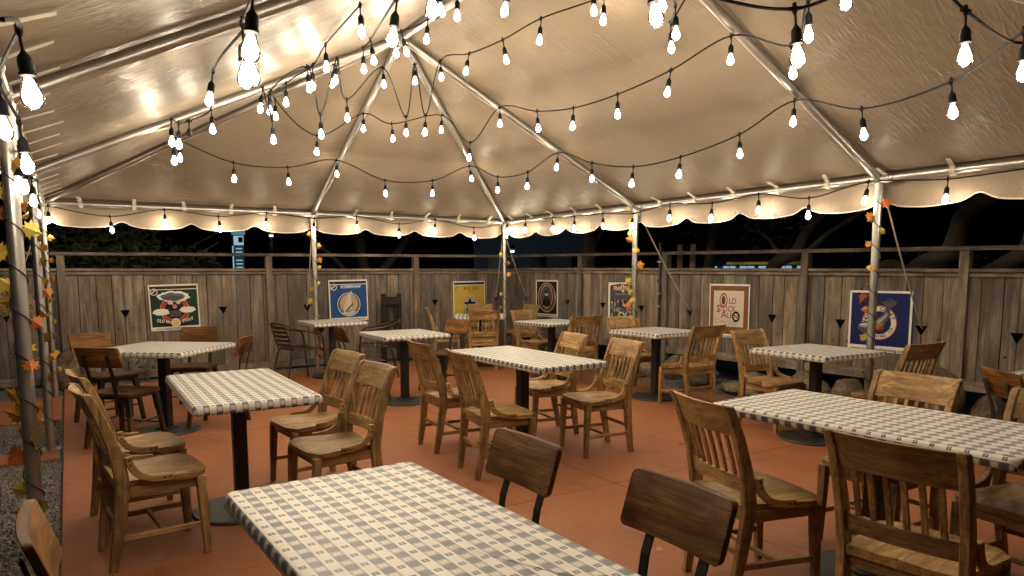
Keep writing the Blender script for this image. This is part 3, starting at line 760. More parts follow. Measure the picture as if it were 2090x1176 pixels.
# ------------------------------------------------------------------ chairs where they stand
S = 'school'
put(S, -5.614, -5.661, -84, 'wooden slat-back chair left of the second table, nearer of its left pair')
put(S, -5.626, -5.034, -81.8, 'wooden slat-back chair left of the second table, farther of its left pair')
put(S, -4.624, -4.942, 95.2, 'wooden slat-back chair right of the second table, farther of its right pair')
put(S, -4.688, -5.640, 94.2, 'wooden slat-back chair right of the second table, nearer of its right pair')
put(S, -3.388, -5.369, -97.8, 'wooden slat-back chair at the centre table, nearer one on its left side')
put(S, -3.326, -4.571, -93.6, 'wooden slat-back chair at the centre table, farther one on its left side')
put(S, -2.458, -5.302, 81.1, 'wooden slat-back chair at the centre table, nearer one on its right side')
put(S, -2.446, -4.588, 80.7, 'wooden slat-back chair at the centre table, farther one on its right side')
put(S, -0.452, -4.371, -1.1, 'wooden slat-back chair turned away beside the tan-framed ale banner')
put(S, -0.588, -5.556, 180.7, 'wooden slat-back chair with seat facing us, between the right-hand square tables')
put(S, -0.262, -3.376, 176, 'wooden slat-back chair under the grey crowd banner')
put(S, -0.420, -6.493, -4, 'wooden slat-back chair turned away below the blue round-logo banner')
put(S, -2.466, -7.615, 88.3, 'wooden slat-back chair pushed in on the far side of the right foreground table')
put(S, -3.345, -7.543, -104.3, 'large wooden slat-back chair at the left corner of the right foreground table')
put(S, -3.400, -8.316, -84, 'largest wooden slat-back chair, in the bottom right corner with its back to us')
put(S, -2.520, -8.300, 88, 'wooden slat-back chair cut off by the right edge, only its seat in view')
put(S, -1.02, 0.06, -115, 'wooden slat-back chair seen side on, left of the corner table')
put(S, -0.84, -0.70, -21, 'wooden slat-back chair with back to us before the yellow star banner')
put(S, -0.06, 0.56, 164, 'wooden slat-back chair behind the corner table, only its crest showing')
put(S, 0.287, 0.098, 86, 'wooden slat-back chair at the corner pole, left of the dark oval banner')
put(S, -0.347, -1.427, -164.6, 'wooden slat-back chair facing right below the far corner pole')
put(S, -0.46, -2.459, -9.6, 'wooden slat-back chair turned away right of the small table by the oval banner')
P_ = 'plank'
put(P_, -4.865, -7.545, 92, 'black steel chair with plank back, farther of two right of the foreground table')
put(P_, -4.805, -8.215, 89, 'black steel chair with plank back, nearest one at the bottom edge')
put(P_, -5.765, -7.575, -89, 'black steel chair with plank back cut off at the bottom left corner')
put(P_, -5.59, -3.02, -42, 'black steel chair with dark plank back turned to us at the angled table')
put(P_, -5.66, -1.91, -150.6, 'black steel chair with pale plank back beside the left tent poles')
put(P_, -4.87, -1.64, 155, 'black steel chair with plank back below the green stout banner')
put(P_, -4.81, -2.69, 61, 'black steel chair with plank back, right side of the angled table')
put(P_, -3.22, -2.26, -92, 'black steel chair with small plank back between the blue banner table and the metal armchair')
put(P_, -2.16, -2.08, 110, 'black steel chair with small plank back right of the middle small table')
put(P_, -1.10, -7.83, -127, 'black steel chair with plank back at the right edge of the picture')
put('bistro', -3.42, -0.42, -78, 'bronze metal armchair left of the table below the blue banner')
put('bistro', -2.42, -0.55, 70, 'bronze metal armchair right of the table below the blue banner')

# ------------------------------------------------------------------ tables with fitted check cloths
def rrect(w, d, r, seg=5):
    pts = []
    for cx_, cy_, a0 in ((w/2-r,d/2-r,0),(-w/2+r,d/2-r,90),(-w/2+r,-d/2+r,180),(w/2-r,-d/2+r,270)):
        for k in range(seg+1): a = R(a0+90*k/seg); pts.append((cx_+r*math.cos(a), cy_+r*math.sin(a)))
    return pts
def table(x, y, w, d, deg, label, clabel, base='round'):
    t = thing('cafe_table', label, 'table', (x, y, 0), R(deg), 'cafe tables under the tent')
    mb = MB(); mb.prism(rrect(w-0.02, d-0.02, 0.03), 0.722, 0.752, lambda u, v, z: (u, v, z)); link('tabletop', mb.mesh('tabletop', 'black_wood', bevel=0.003), t)
    mb = MB(); mb.loft([[(a*0.0385, b*0.0385, z) for a, b in ((-1,-1),(1,-1),(1,1),(-1,1))] for z in (0.03, 0.70)]); link('column', mb.mesh('column', 'black_steel', bevel=0.004), t)
    mb = MB(); mb.lathe([(0.275,0.0),(0.28,0.008),(0.272,0.016),(0.15,0.026),(0.105,0.028)], 40); bs = link('base', mb.mesh('base', 'cast_iron', smooth=True), t)
    mb = MB(); mb.lathe([(0.10,0.0272),(0.10,0.040),(0.092,0.045),(0.03,0.0455)], 28); link('hub', mb.mesh('hub', 'cast_iron', smooth=True), bs)
    mb = MB()
    for q in (0, 90): mb.box((0,0,0.711), (0.46,0.05,0.018), Matrix.Rotation(R(q+45), 3, 'Z'))
    link('spider', mb.mesh('spider', 'black_steel', bevel=0.002), t)
    # cloth: stretched flat, folded over the edge, UV unfolded in metres
    rnd = random.Random(int(abs(x*1000)+abs(y*100)))
    def outline(inset, r):
        pts = rrect(w-2*inset, d-2*inset, max(r, 0.004), 5); out = []
        n = len(pts)
        for i in range(n):
            a, b = Vector(pts[i]), Vector(pts[(i+1)%n]); L = (b-a).length; k = max(1, int(L/0.06))
            for q in range(k): out.append(a+(b-a)*q/k)
        return out
    base_o = outline(0, 0.03); n = len(base_o)
    nr = []
    for i in range(n):
        tn = (base_o[(i+1)%n]-base_o[i-1]).normalized(); nr.append(Vector((tn.y, -tn.x)))
    prof = [(-0.035,0.7602,-0.035),(-0.012,0.7600,-0.012),(-0.003,0.757,-0.003),(0.003,0.749,0.008),(0.005,0.735,0.022),(0.004,0.721,0.036),(-0.004,0.712,0.046)]
    vs, uv, fs = [], [], []
    for k, (o_, z, u_) in enumerate(prof):
        for i in range(n):
            wob = 0.0035*mnoise.noise(Vector((base_o[i].x*9+x, base_o[i].y*9+y, k*0.7)))*(1 if k > 2 else 0)
            p = base_o[i]+nr[i]*(o_+wob); q = base_o[i]+nr[i]*u_; vs.append((p.x, p.y, z+(0.003*mnoise.noise(Vector((p.x*14,p.y*14,3+x))) if k > 4 else 0))); uv.append((q.x, q.y))
    for k in range(len(prof)-1):
        for i in range(n): fs.append((k*n+i, k*n+(i+1)%n, (k+1)*n+(i+1)%n, (k+1)*n+i))
    fs.append(tuple(range(n)))
    me = bpy.data.meshes.new('tablecloth'); me.from_pydata(vs, [], fs)
    ul = me.uv_layers.new(name='UVMap')
    for lp in me.loops: ul.data[lp.index].uv = uv[lp.vertex_index]
    bm = bmesh.new(); bm.from_mesh(me); bmesh.ops.recalc_face_normals(bm, faces=bm.faces)
    for f in bm.faces: f.smooth = len(f.verts) == 4
    bm.to_mesh(me); bm.free(); me.materials.append(M['tavern_check'])
    c = link('tablecloth', me, None, (x, y, 0), (0,0,R(deg))); tag(c, clabel, 'tablecloth', 'blue check tablecloths')
table(-5.24, -8.02, 0.62, 1.32, 2.0, 'foreground cafe table at the bottom centre, cut off below', 'check cloth on the foreground table at the bottom centre')
table(-5.125, -5.257, 0.64, 1.28, -0.7, 'second cafe table from the front left, between two pairs of wooden chairs', 'check cloth on the long left table with two chair pairs')
table(-5.25, -2.68, 0.90, 0.90, 50, 'angled cafe table under the green stout banner', 'check cloth on the angled table under the green stout banner')
table(-2.94, -0.29, 0.74, 0.78, 1, 'cafe table below the blue carved-tooth banner', 'check cloth on the table below the blue carved-tooth banner')
table(-2.875, -2.55, 0.74, 0.80, -0.5, 'small cafe table with black column left of the centre table', 'check cloth on the small table left of the centre table')
table(-2.926, -4.979, 0.62, 1.34, 1.0, 'centre cafe table with four wooden chairs', 'check cloth on the centre table with four wooden chairs')
table(-0.62, -0.285, 0.76, 0.76, -29.8, 'corner cafe table hidden behind chairs below the yellow star banner', 'check cloth on the corner table below the yellow star banner')
table(-0.50, -1.99, 0.72, 0.70, 5, 'small cafe table below the dark oval banner', 'check cloth on the small table below the dark oval banner')
table(-0.40, -3.86, 0.76, 0.76, 2, 'cafe table with round black base between the grey crowd banner and the tan-framed banner', 'check cloth on the table between the grey crowd banner and the tan-framed banner')
table(-0.661, -6.025, 0.77, 0.76, -3, 'cafe table in front of the blue round-logo banner', 'check cloth on the table before the blue round-logo banner')
table(-2.85, -7.82, 0.70, 1.34, 2.5, 'large cafe table in the right foreground', 'check cloth on the large right foreground table')
table(-0.44, -7.87, 0.76, 0.76, 2, 'cafe table at the right edge, only one corner in view', 'check cloth corner of the table at the right edge')

# ------------------------------------------------------------------ festoon lights
def bulb_parts():
    mb = MB()       # cord, connector wings and socket; origin at the cable junction, hangs down -Z
    mb.tube([(0,0,0),(0.002,0.001,-0.03),(0,0,-0.062)], 0.0045, 6)
    mb.lathe([(0.006,0.012),(0.010,0.006),(0.010,-0.008),(0.005,-0.02)], 8)
    mb.lathe([(0.004,-0.052),(0.009,-0.060),(0.0165,-0.070),(0.0185,-0.082),(0.0185,-0.106),(0.0205,-0.108),(0.0205,-0.116),(0.012,-0.117)], 12)
    sock = mb.mesh('socket', 'cable_rubber', smooth=True)
    mb = MB(); mb.cur = 0     # envelope
    mb.lathe([(0.0125,-0.112),(0.014,-0.122),(0.020,-0.140),(0.0262,-0.158),(0.0285,-0.170),(0.0265,-0.183),(0.020,-0.193),(0.010,-0.199),(0.002,-0.2005)], 14)
    mb.cur = 1                # glowing core
    mb.lathe([(0.004,-0.118),(0.0095,-0.126),(0.0145,-0.142),(0.0200,-0.159),(0.0215,-0.170),(0.0190,-0.182),(0.011,-0.190),(0.002,-0.193)], 8)
    bulb = mb.mesh('bulb', ['bulb_glass', 'filament_glow'], smooth=True)
    mb = MB(); mb.box((0,0,0), (0.05,0.014,0.012)); mb.box((0,0,0.012), (0.012,0.012,0.016)); con_ = mb.mesh('connector', 'cable_rubber', bevel=0.002)
    return sock, bulb, con_
SOCK, BULB, CONN = bulb_parts()
DROP = 0.16
def roofhit(px, py, drop, off=0.085):
    """depth at which the cable junction above this bulb pixel touches the underside of the roof frame"""
    lo, hi = 1.0, 14.0; last = None
    D = lo
    while D < hi:
        p = atd(px, py, D)+Vector((0,0,drop))
        if p.z >= roofz(p.x, p.y)-off and X0 < p.x < X1+0.3: return D
        D += 0.01
    return 7.0
def festoon(label, pts):
    """pts: (px, py, depth|'r'|None[, 'n'|'e']) of bulb centres; None is interpolated between neighbours; n = cable only, e = empty socket"""
    deps = []
    for p in pts:
        no = len(p) > 3 and p[3] == 'n'; dr = 0 if no else DROP
        deps.append(roofhit(p[0], p[1], dr) if p[2] == 'r' else p[2])
    for i, d in enumerate(deps):
        if d is None:
            a = max(k for k in range(i) if deps[k] is not None); b = min(k for k in range(i, len(deps)) if pts[k][2] is not None)
            db = deps[b]; deps_i = deps[a]+(db-deps[a])*(i-a)/(b-a); deps[i] = deps_i
    nodes = []; socks = []
    for p, d in zip(pts, deps):
        no = len(p) > 3 and p[3] == 'n'
        q = atd(p[0], p[1], d)+Vector((0,0,0 if no else DROP)); q.z = min(q.z, roofz(q.x, q.y)-0.02) if X0 < q.x < X1 and YF < q.y < YB else q.z
        nodes.append(q); 
        if not no: socks.append((q, len(p) > 3 and p[3] == 'e'))
    st = thing('string_light', label, 'string light', nodes[0], 0, 'festoon light strings')
    mb = MB(); path = spline(nodes, 8); mb.tube(path, 0.006, 6); wpart('cable', mb.mesh('cable', 'cable_rubber', smooth=True), st)
    for k, (q, empty) in enumerate(socks):
        i = nodes.index(q); a, b = nodes[max(i-1,0)], nodes[min(i+1,len(nodes)-1)]; ang = math.atan2(b.y-a.y, b.x-a.x)
        sw = random.gauss(0, 0.09), random.gauss(0, 0.09)
        s_ = link('lamp_socket', SOCK, st, q-nodes[0], (sw[0], sw[1], ang))
        link('connector', CONN, s_)
        if not empty: link('bulb', BULB, s_)
    return nodes
festoon('light string draped across the back of the roof from left to right, lowest inside run', [
    (505,-60,1.9,'n'),(523,100,1.95),(500,155,2.2),(511,150,2.35),(438,205,None),(433,265,'r'),(388,290,None,'e'),(367,295,None),(352,290,'r'),(356,328,None),(369,323,None),(478,365,None),(588,372,None),(687,355,'r'),(786,395,None),(883,395,None),(958,365,'r'),(1016,388,None),(1077,380,None),(1139,342,'r'),
    (1208,365,None),(1292,375,None),(1388,358,None),(1508,315,None),(1620,250,'r'),(1756,275,None),(1937,232,None),(2083,150,2.75)])
festoon('light string across the middle of the roof with long even sags', [
    (735,20,4.3),(665,115,5.2),(640,176,'r'),(585,210,'r'),(563,238,'r'),(648,310,None),(742,263,'r'),(800,283,None),(902,265,'r'),(960,322,None),(1020,252,'r'),(1096,262,None),(1170,258,None),(1260,233,None),(1368,188,None),(1491,122,'r'),(1612,150,None),(1647,70,3.4),(1720,3,3.1)])
festoon('light string with deep hanging loops below the far roof peak', [
    (538,222,'r'),(557,285,None),(553,226,'r'),(628,180,'r'),(655,274,None),(684,172,'r'),(691,164,'r'),(709,240,None),(782,172,'r'),(829,272,None),(847,165,'r'),(869,270,None),(899,160,'r'),(958,147,None),(1026,122,None),(1104,82,None),(1232,40,'r'),(1330,-70,3.9,'n')])
festoon('nearest light string along the top edge with the biggest bulbs', [
    (742,140,'r'),(757,125,'r'),(812,78,2.9),(880,18,2.5),(980,-70,2.4,'n'),(1190,-70,2.35,'n'),(1320,38,2.4),(1470,-2,2.4,'n'),(1618,115,2.45),(1745,-25,2.5,'n'),(1880,-60,2.5,'n'),(1965,115,2.55),(2085,88,2.75,'n'),(2200,20,2.8,'n')])
festoon('light string bunched under the roof behind the biggest bulbs', [
    (808,108,'r'),(820,106,'r'),(874,80,'r'),(893,22,4.2),(934,32,4.9),(1040,20,3.9),(1210,22,5.0),(1337,15,3.7),(1377,68,4.2),(1368,98,4.7),(1420,-40,4.4,'n')])
def rim(label, pts, plane):
    out = []
    for p in pts:
        d = ray(p[0], p[1])
        D = (plane[1]-CAM.y)/d.y if plane[0] == 'y' else (plane[1]-CAM.x)/d.x
        out.append((p[0], p[1], D)+tuple(p[2:]))
    return festoon(label, out)
rim('light string hung along the back eave rail', [(100,450),(226,470),(337,455),(447,468),(545,460),(642,470),(728,465),(815,480),(888,471),(967,486),(1034,470)], ('y', -0.07))
rim('light string hung along the right eave rail', [(1034,470),(1073,470),(1127,468),(1172,466),(1230,462),(1292,463),(1367,446),(1453,446),(1547,430),(1650,440),(1771,410),(1932,408),(2150,385),(2480,370)], ('x', -0.07))
festoon('light string bunched along the left eave rail', [(5,40,1.5,'n'),(48,190,1.8),(5,262,2.4),(45,335,2.7),(48,380,3.2),(61,384,3.7),(68,411,4.6),(79,412,5.6),(80,438,6.8),(92,452,8.2)])

# ------------------------------------------------------------------ autumn leaf garlands wound round the poles
MAPLE = [(0,-0.5),(0.06,-0.28),(0.30,-0.40),(0.26,-0.20),(0.52,-0.16),(0.38,0.0),(0.50,0.20),(0.27,0.14),(0.30,0.34),(0.15,0.28),(0,0.58),(-0.15,0.28),(-0.30,0.34),(-0.27,0.14),(-0.50,0.20),(-0.38,0.0),(-0.52,-0.16),(-0.26,-0.20),(-0.30,-0.40),(-0.06,-0.28)]
def leaf_mesh(mat):
    mb = MB(); vs = [(0,0,0.02)]+[(u, v, -0.30*abs(u)+0.30*v*v) for u, v in MAPLE]; n = len(MAPLE)
    mb.add(vs, [(0, 1+k, 1+(k+1)%n) for k in range(n)])
    mb.add([(x_, y_, z_-0.02) for x_, y_, z_ in vs], [(0, 1+(k+1)%n, 1+k) for k in range(n)])
    return mb.mesh('maple_leaf', mat, recalc=False)
LEAF = {k: leaf_mesh(k) for k in ('leaf_orange','leaf_yellow','leaf_red','leaf_gold')}
def garland(label, x, y, z0, z1, turns, n, seed, size=0.085, phase=0.0):
    rnd = random.Random(seed); g = thing('leaf_garland', label, 'garland', (x, y, 0), 0, 'autumn leaf garlands'); mb = MB()
    pt = lambda t: Vector((0.039*math.cos(phase+turns*6.2832*t), 0.039*math.sin(phase+turns*6.2832*t), z1+(z0-z1)*t))
    mb.tube([pt(k/120) for k in range(121)], 0.0035, 5); link('vine', mb.mesh('vine', 'vine_wire', smooth=True), g)
    for i in range(n):
        t = (i+rnd.uniform(0.1, 0.9))/n; p = pt(t); a = rnd.choice([0, math.pi])+rnd.uniform(-0.7, 0.7)-YAW   # leaves stand out sideways all round
        if rnd.random() < 0.3: a = rnd.uniform(0, 6.28)
        out = Vector((math.cos(a), math.sin(a), 0)); s_ = size*rnd.uniform(0.75, 1.25)
        c = Vector((0,0,p.z))+out*(0.036+s_*0.30)
        o = link('maple_leaf', LEAF[rnd.choices(list(LEAF), (3,5,1,4))[0]], g, c)
        up = (out*rnd.uniform(0.3,1.0)+Vector((0,0,rnd.uniform(-1.0,0.5)))).normalized(); nrm = Vector((-math.sin(YAW)+rnd.uniform(-0.7,0.7), -math.cos(YAW)+rnd.uniform(-0.7,0.7), rnd.uniform(-0.3,0.5)))
        nrm = (nrm-up*nrm.dot(up)).normalized(); xx = up.cross(nrm)
        o.rotation_euler = Matrix((xx, up, nrm)).transposed().to_euler(); o.scale = (s_, s_, s_)
garland('leaf garland with large orange and yellow leaves on the nearest left pole', X0, LY[1], 0.15, 2.0, 9, 17, 2, 0.095)
garland('leaf garland on the middle one of the left poles', X0, LY[0], 0.15, 2.0, 8, 16, 5, 0.085, 1.0)
garland('leaf garland on the far left corner pole', X0, YB, 0.15, 2.0, 8, 15, 8, 0.085, 2.0)
garland('leaf garland on the pole left of the blue carved-tooth banner', XR, YB, 0.2, 2.0, 7, 12, 11, 0.085, 0.5)
garland('sparse leaf garland on the far corner pole', X1, YB, 0.6, 2.0, 5, 8, 14, 0.085, 0.3)
garland('leaf garland on the pole in front of the grey crowd banner', X1, -3.05, 0.55, 2.05, 6, 13, 21, 0.095, 1.3)
garland('leaf garland on the pole in front of the blue round-logo banner', X1, -6.10, 0.3, 2.05, 9, 15, 17, 0.085, 2.2)

# ------------------------------------------------------------------ printed banners on the fences
def ink(name, c, rough=0.5): 
    if name not in M: plain(name, c, 0.62, 0.0, 0.18, var=0.10, scale=14)
    return name
INK = dict(white=(0.72,0.68,0.60), cream=(0.66,0.58,0.44), green=(0.012,0.035,0.02), dgreen=(0.008,0.02,0.012), blue=(0.014,0.066,0.215), navy=(0.007,0.013,0.075), gold=(0.52,0.36,0.10), mustard=(0.50,0.36,0.06), red=(0.36,0.035,0.028),
           dred=(0.24,0.03,0.025), pink=(0.55,0.22,0.18), black=(0.010,0.009,0.009), brown=(0.19,0.078,0.03), dbrown=(0.035,0.02,0.012), maroon=(0.12,0.028,0.016), tan=(0.45,0.33,0.2), grey=(0.24,0.23,0.22), dgrey=(0.07,0.07,0.072), slate=(0.10,0.11,0.16), steel=(0.30,0.29,0.27), ivory=(0.52,0.47,0.39), paper=(0.60,0.50,0.41), amber=(0.50,0.29,0.10), umber=(0.09,0.055,0.03))
for k_, v_ in INK.items(): ink('ink_'+k_, v_)
_txt = {}
def text_mesh(s, bold=0.0):
    if (s, bold) not in _txt:
        cu = bpy.data.curves.new('t', 'FONT'); cu.body = s; cu.align_x = 'CENTER'; cu.align_y = 'CENTER'; cu.size = 1.0; cu.offset = bold; cu.resolution_u = 3
        o = bpy.data.objects.new('t', cu); COL.objects.link(o); dg = bpy.context.evaluated_depsgraph_get(); me = bpy.data.meshes.new_from_object(o.evaluated_get(dg))
        vs = [tuple(v.co) for v in me.vertices]; fs = [tuple(p.vertices) for p in me.polygons]; bpy.data.objects.remove(o); bpy.data.meshes.remove(me); bpy.data.curves.remove(cu)
        _txt[(s, bold)] = (vs, fs)
    return _txt[(s, bold)]
class Banner:
    """local: x right 0..w, z up 0..h, front faces -Y. Layers lie 0.8 mm over one another."""
    def __init__(s, label, bl, along, w, h, tilt=0.0):
        along = Vector(along); s.w, s.h = w, h; s.k = 0
        s.t = thing('beer_banner', label, 'banner', bl, math.atan2(along.y, along.x)); s.t.rotation_euler = (0, tilt, math.atan2(along.y, along.x)) if False else (0,0,math.atan2(along.y, along.x))
        s.roll = tilt
        mb = MB(); n = 10; vs = []
        f = [(0,0),(w,0),(w,h),(0,h)]; mb.prism(f, 0.0, -0.004, lambda u, v, t: s.P(u, v, t)); link('sheet', mb.mesh('sheet', 'ink_white'), s.t)
        for u, v in ((0.016,0.016),(w-0.016,0.016),(0.016,h-0.016),(w-0.016,h-0.016)):
            mb = MB(); mb.prism([(u+0.008*math.cos(k*0.785), v+0.008*math.sin(k*0.785)) for k in range(8)], -0.0042, -0.0085, lambda a, b, t: s.P(a, b, t)); link('grommet', mb.mesh('grommet', 'galvanised'), s.t)
    def P(s, u, v, t):
        c, n = math.cos(s.roll), math.sin(s.roll); return (u*c-v*n, t, u*n+v*c)
    def put(s, name, mb, m): link(name, mb.mesh(name, 'ink_'+m, recalc=True), s.t)
    def lay(s): s.k += 1; return -0.0042-0.0007*s.k
    def poly(s, name, pts, m):
        z = s.lay(); mb = MB(); mb.prism([(u*s.w, v*s.h) for u, v in pts], z+0.0005, z, s.P); s.put(name, mb, m)
    def rect(s, name, u0, v0, u1, v1, m): s.poly(name, [(u0,v0),(u1,v0),(u1,v1),(u0,v1)], m)
    def disc(s, name, cu, cv, ru, rv, m, n=36, jag=0.0, seed=0):
        rnd = random.Random(seed); s.poly(name, [(cu+(ru*math.cos(2*math.pi*k/n))*(1+jag*rnd.uniform(-1,1)), cv+(rv*math.sin(2*math.pi*k/n))*(1+jag*rnd.uniform(-1,1))) for k in range(n)], m)
    def ring(s, name, cu, cv, ru, rv, th, m, a0=0, a1=360, n=44):
        z = s.lay(); mb = MB(); full = abs(a1-a0) >= 359.9
        secs = []
        for k in range(n+(0 if full else 1)):
            a = R(a0+(a1-a0)*k/n); secs.append([s.P((cu+ru*f*math.cos(a))*s.w, (cv+rv*f*math.sin(a))*s.h, t) for f, t in ((1-th,z),(1,z),(1,z+0.0005),(1-th,z+0.0005))])
        mb.loft(secs, True, full); s.put(name, mb, m)
    def text(s, name, body, cu, cv, size, m, bold=0.012, stretch=1.0, rot=0.0, arc=0.0):
        """size is cap height as a fraction of the banner height"""
        z = s.lay(); vs, fs = text_mesh(body, bold); k = size*s.h/0.70; c, n = math.cos(R(rot)), math.sin(R(rot)); mb = MB()
        out = []
        for x, y, _ in vs:
            x, y = x*k*stretch, y*k+arc*s.h*(x*k*stretch/(0.25*s.w))**2; out.append(s.P(cu*s.w+x*c-y*n, cv*s.h+x*n+y*c, z))
        mb.add(out, fs); me = mb.mesh(name, 'ink_'+m, recalc=False)
        link(name, me, s.t)
    def ringtext(s, name, body, cu, cv, r, size, m, a0, a1, inward=False, bold=0.012):
        z = s.lay(); k = size*s.h/0.70; mb = MB(); N = len(body)
        for i, ch in enumerate(body):
            if ch == ' ': continue
            a = R(a0+(a1-a0)*(i+0.5)/N); vs, fs = text_mesh(ch, bold); th = a-math.pi/2 if not inward else a+math.pi/2; c, n = math.cos(th), math.sin(th)
            mb.add([s.P(cu*s.w+r*s.h*math.cos(a)+(x*c-y*n)*k, cv*s.h+r*s.h*math.sin(a)+(x*n+y*c)*k, z) for x, y, _ in vs], fs)
        link(name, mb.mesh(name, 'ink_'+m, recalc=False), s.t)
    def brand(s, cu, cv, r, ringm, m):     # small ring emblem with a slanting fish
        s.ring('emblem_ring', cu, cv, r, r, 0.28, ringm); 
        s.poly('emblem_fish', [(cu-r*1.15,cv-r*0.75),(cu-r*0.5,cv-r*0.45),(cu+r*0.75,cv+r*0.62),(cu+r*0.25,cv+r*0.55),(cu-r*0.75,cv-r*0.30)], m)
    def web(s, v0=0.035, size=0.045): s.text('web_address', 'www.northcoastbrewing.com', 0.5, v0+0.012, size, 'black', 0.004, 1.02)
WR = RD                                        # along the right fence, seen from the patio
def bl_back(px, py): p = aty(px, py, BY-0.012); return p
def bl_right(px, py): p = hitr(px, py, 0.012); return p

# green stout banner
b = Banner('dark green stout banner with a locomotive in a red ring', bl_back(309,677), (1,0,0), 0.62, 0.63, R(1.2))
b.rect('top_band', 0.025,0.90,0.975,0.965,'dbrown'); b.rect('field', 0.025,0.085,0.975,0.885,'green')
b.ring('red_ring', 0.5,0.44,0.30,0.29,0.30,'gold'); b.ring('red_ring', 0.5,0.44,0.29,0.28,0.26,'red'); b.disc('engine_smokebox', 0.5,0.46,0.20,0.20,'black')
b.disc('headlamp', 0.5,0.52,0.045,0.045,'pink'); b.disc('headlamp_lens', 0.5,0.52,0.012,0.012,'black'); b.rect('engine_front', 0.38,0.30,0.62,0.43,'dgrey'); b.rect('buffer_beam', 0.35,0.385,0.65,0.405,'umber')
b.disc('smoke_plume', 0.49,0.74,0.32,0.115,'white',30,0.12,3); b.disc('smoke_plume', 0.49,0.73,0.25,0.085,'slate',26,0.16,4); b.disc('smoke_plume', 0.48,0.70,0.16,0.06,'dgrey',22,0.2,5)
for q, (u, v) in enumerate(((0.42,0.61),(0.58,0.61))): b.disc('steam_tuft', u,v,0.05,0.05,'ivory',16,0.3,q)
for q, (u, v) in enumerate(((0.22,0.41),(0.76,0.44))): b.disc('steam_cloud', u,v,0.17,0.07,'white',28,0.14,q+8)
b.poly('ribbon', [(0.14,0.26),(0.30,0.20),(0.5,0.17),(0.70,0.20),(0.86,0.27),(0.86,0.18),(0.70,0.11),(0.5,0.09),(0.30,0.11),(0.14,0.16)], 'black')
b.text('lettering', 'OLD No', 0.26,0.205,0.065,'white',0.02,0.8,-10); b.text('lettering', 'STOUT', 0.745,0.215,0.065,'white',0.02,0.8,13)
b.disc('number_plate', 0.5,0.165,0.095,0.095,'cream'); b.text('number', '38', 0.5,0.165,0.10,'gold',0.03,0.95); b.brand(0.105,0.845,0.075,'ivory','white'); b.web()
# blue banner
b = Banner('blue banner with a carved whale tooth in a white ring', bl_back(673.5,657), (1,0,0), 0.625, 0.64, R(0.8))
b.rect('top_band', 0.03,0.90,0.97,0.965,'navy'); b.rect('field', 0.03,0.085,0.97,0.885,'blue'); b.text('lettering', 'SCRIMSHAW', 0.56,0.83,0.068,'white',0.022,0.92)
b.ring('ring', 0.5,0.40,0.295,0.29,0.05,'white'); b.disc('sun_disc', 0.5,0.42,0.235,0.235,'amber'); b.disc('disc_glow', 0.46,0.45,0.15,0.17,'tan')
b.poly('carved_tooth', [(0.35,0.18),(0.50,0.13),(0.66,0.19),(0.64,0.34),(0.60,0.60),(0.575,0.74),(0.49,0.66),(0.455,0.60),(0.38,0.36)], 'ivory'); b.poly('tooth_shade', [(0.58,0.25),(0.65,0.22),(0.63,0.36),(0.60,0.58),(0.575,0.70),(0.56,0.58)], 'steel')
b.poly('carved_line', [(0.40,0.24),(0.60,0.44),(0.61,0.40),(0.43,0.21)], 'umber'); b.poly('carved_line', [(0.46,0.22),(0.56,0.28),(0.57,0.26),(0.48,0.20)], 'dgrey'); b.ringtext('ring_lettering', 'PILSNER STYLE BEER', 0.5,0.40,0.262,0.034,'cream',200,340,True)
b.brand(0.125,0.83,0.085,'ivory','white'); b.web()
# yellow star banner
b = Banner('mustard yellow banner with a blue five-pointed star', bl_back(926,650), (1,0,0), 0.625, 0.63, R(0.6))
b.rect('top_band', 0.025,0.905,0.975,0.965,'navy'); b.rect('field', 0.025,0.085,0.975,0.89,'mustard'); b.text('lettering', 'BLUE STAR', 0.56,0.80,0.075,'dred',0.022,0.9); b.text('small_lettering', 'WHEAT BEER', 0.56,0.725,0.026,'dbrown',0.01,1.1)
b.disc('pale_disc', 0.51,0.36,0.22,0.22,'tan')
star = lambda r, q=0.42: [(0.51+r*(1 if k%2==0 else q)*math.sin(k*math.pi/5), 0.36+r*(1 if k%2==0 else q)*math.cos(k*math.pi/5)) for k in range(10)]
b.poly('star', star(0.325), 'dbrown'); b.poly('star', star(0.295), 'cream'); b.poly('star', star(0.235), 'navy'); b.brand(0.11,0.82,0.065,'tan','black'); b.web()
# dark oval banner
b = Banner('near-black banner with a maroon oval frame round a portrait', bl_right(1094,645), WR, 0.585, 0.63)
b.rect('field', 0.05,0.085,0.95,0.96,'black'); b.disc('oval', 0.5,0.53,0.40,0.40,'cream'); b.disc('oval', 0.5,0.53,0.385,0.388,'maroon'); b.disc('oval', 0.5,0.55,0.27,0.31,'cream'); b.disc('oval', 0.5,0.55,0.257,0.30,'dgrey')
b.ringtext('ring_lettering', 'RUSSIAN IMPERIAL STOUT', 0.5,0.53,0.335,0.045,'tan',190,-10); b.poly('robed_figure', [(0.30,0.30),(0.70,0.30),(0.66,0.46),(0.58,0.54),(0.42,0.54),(0.34,0.46)], 'black'); b.disc('face', 0.5,0.60,0.065,0.085,'ivory'); b.poly('beard', [(0.44,0.58),(0.56,0.58),(0.55,0.47),(0.5,0.42),(0.45,0.47)], 'dbrown'); b.disc('hair', 0.5,0.675,0.075,0.045,'dbrown'); b.disc('seal', 0.5,0.185,0.055,0.05,'dbrown'); b.ring('seal', 0.5,0.185,0.055,0.05,0.2,'tan'); b.web()
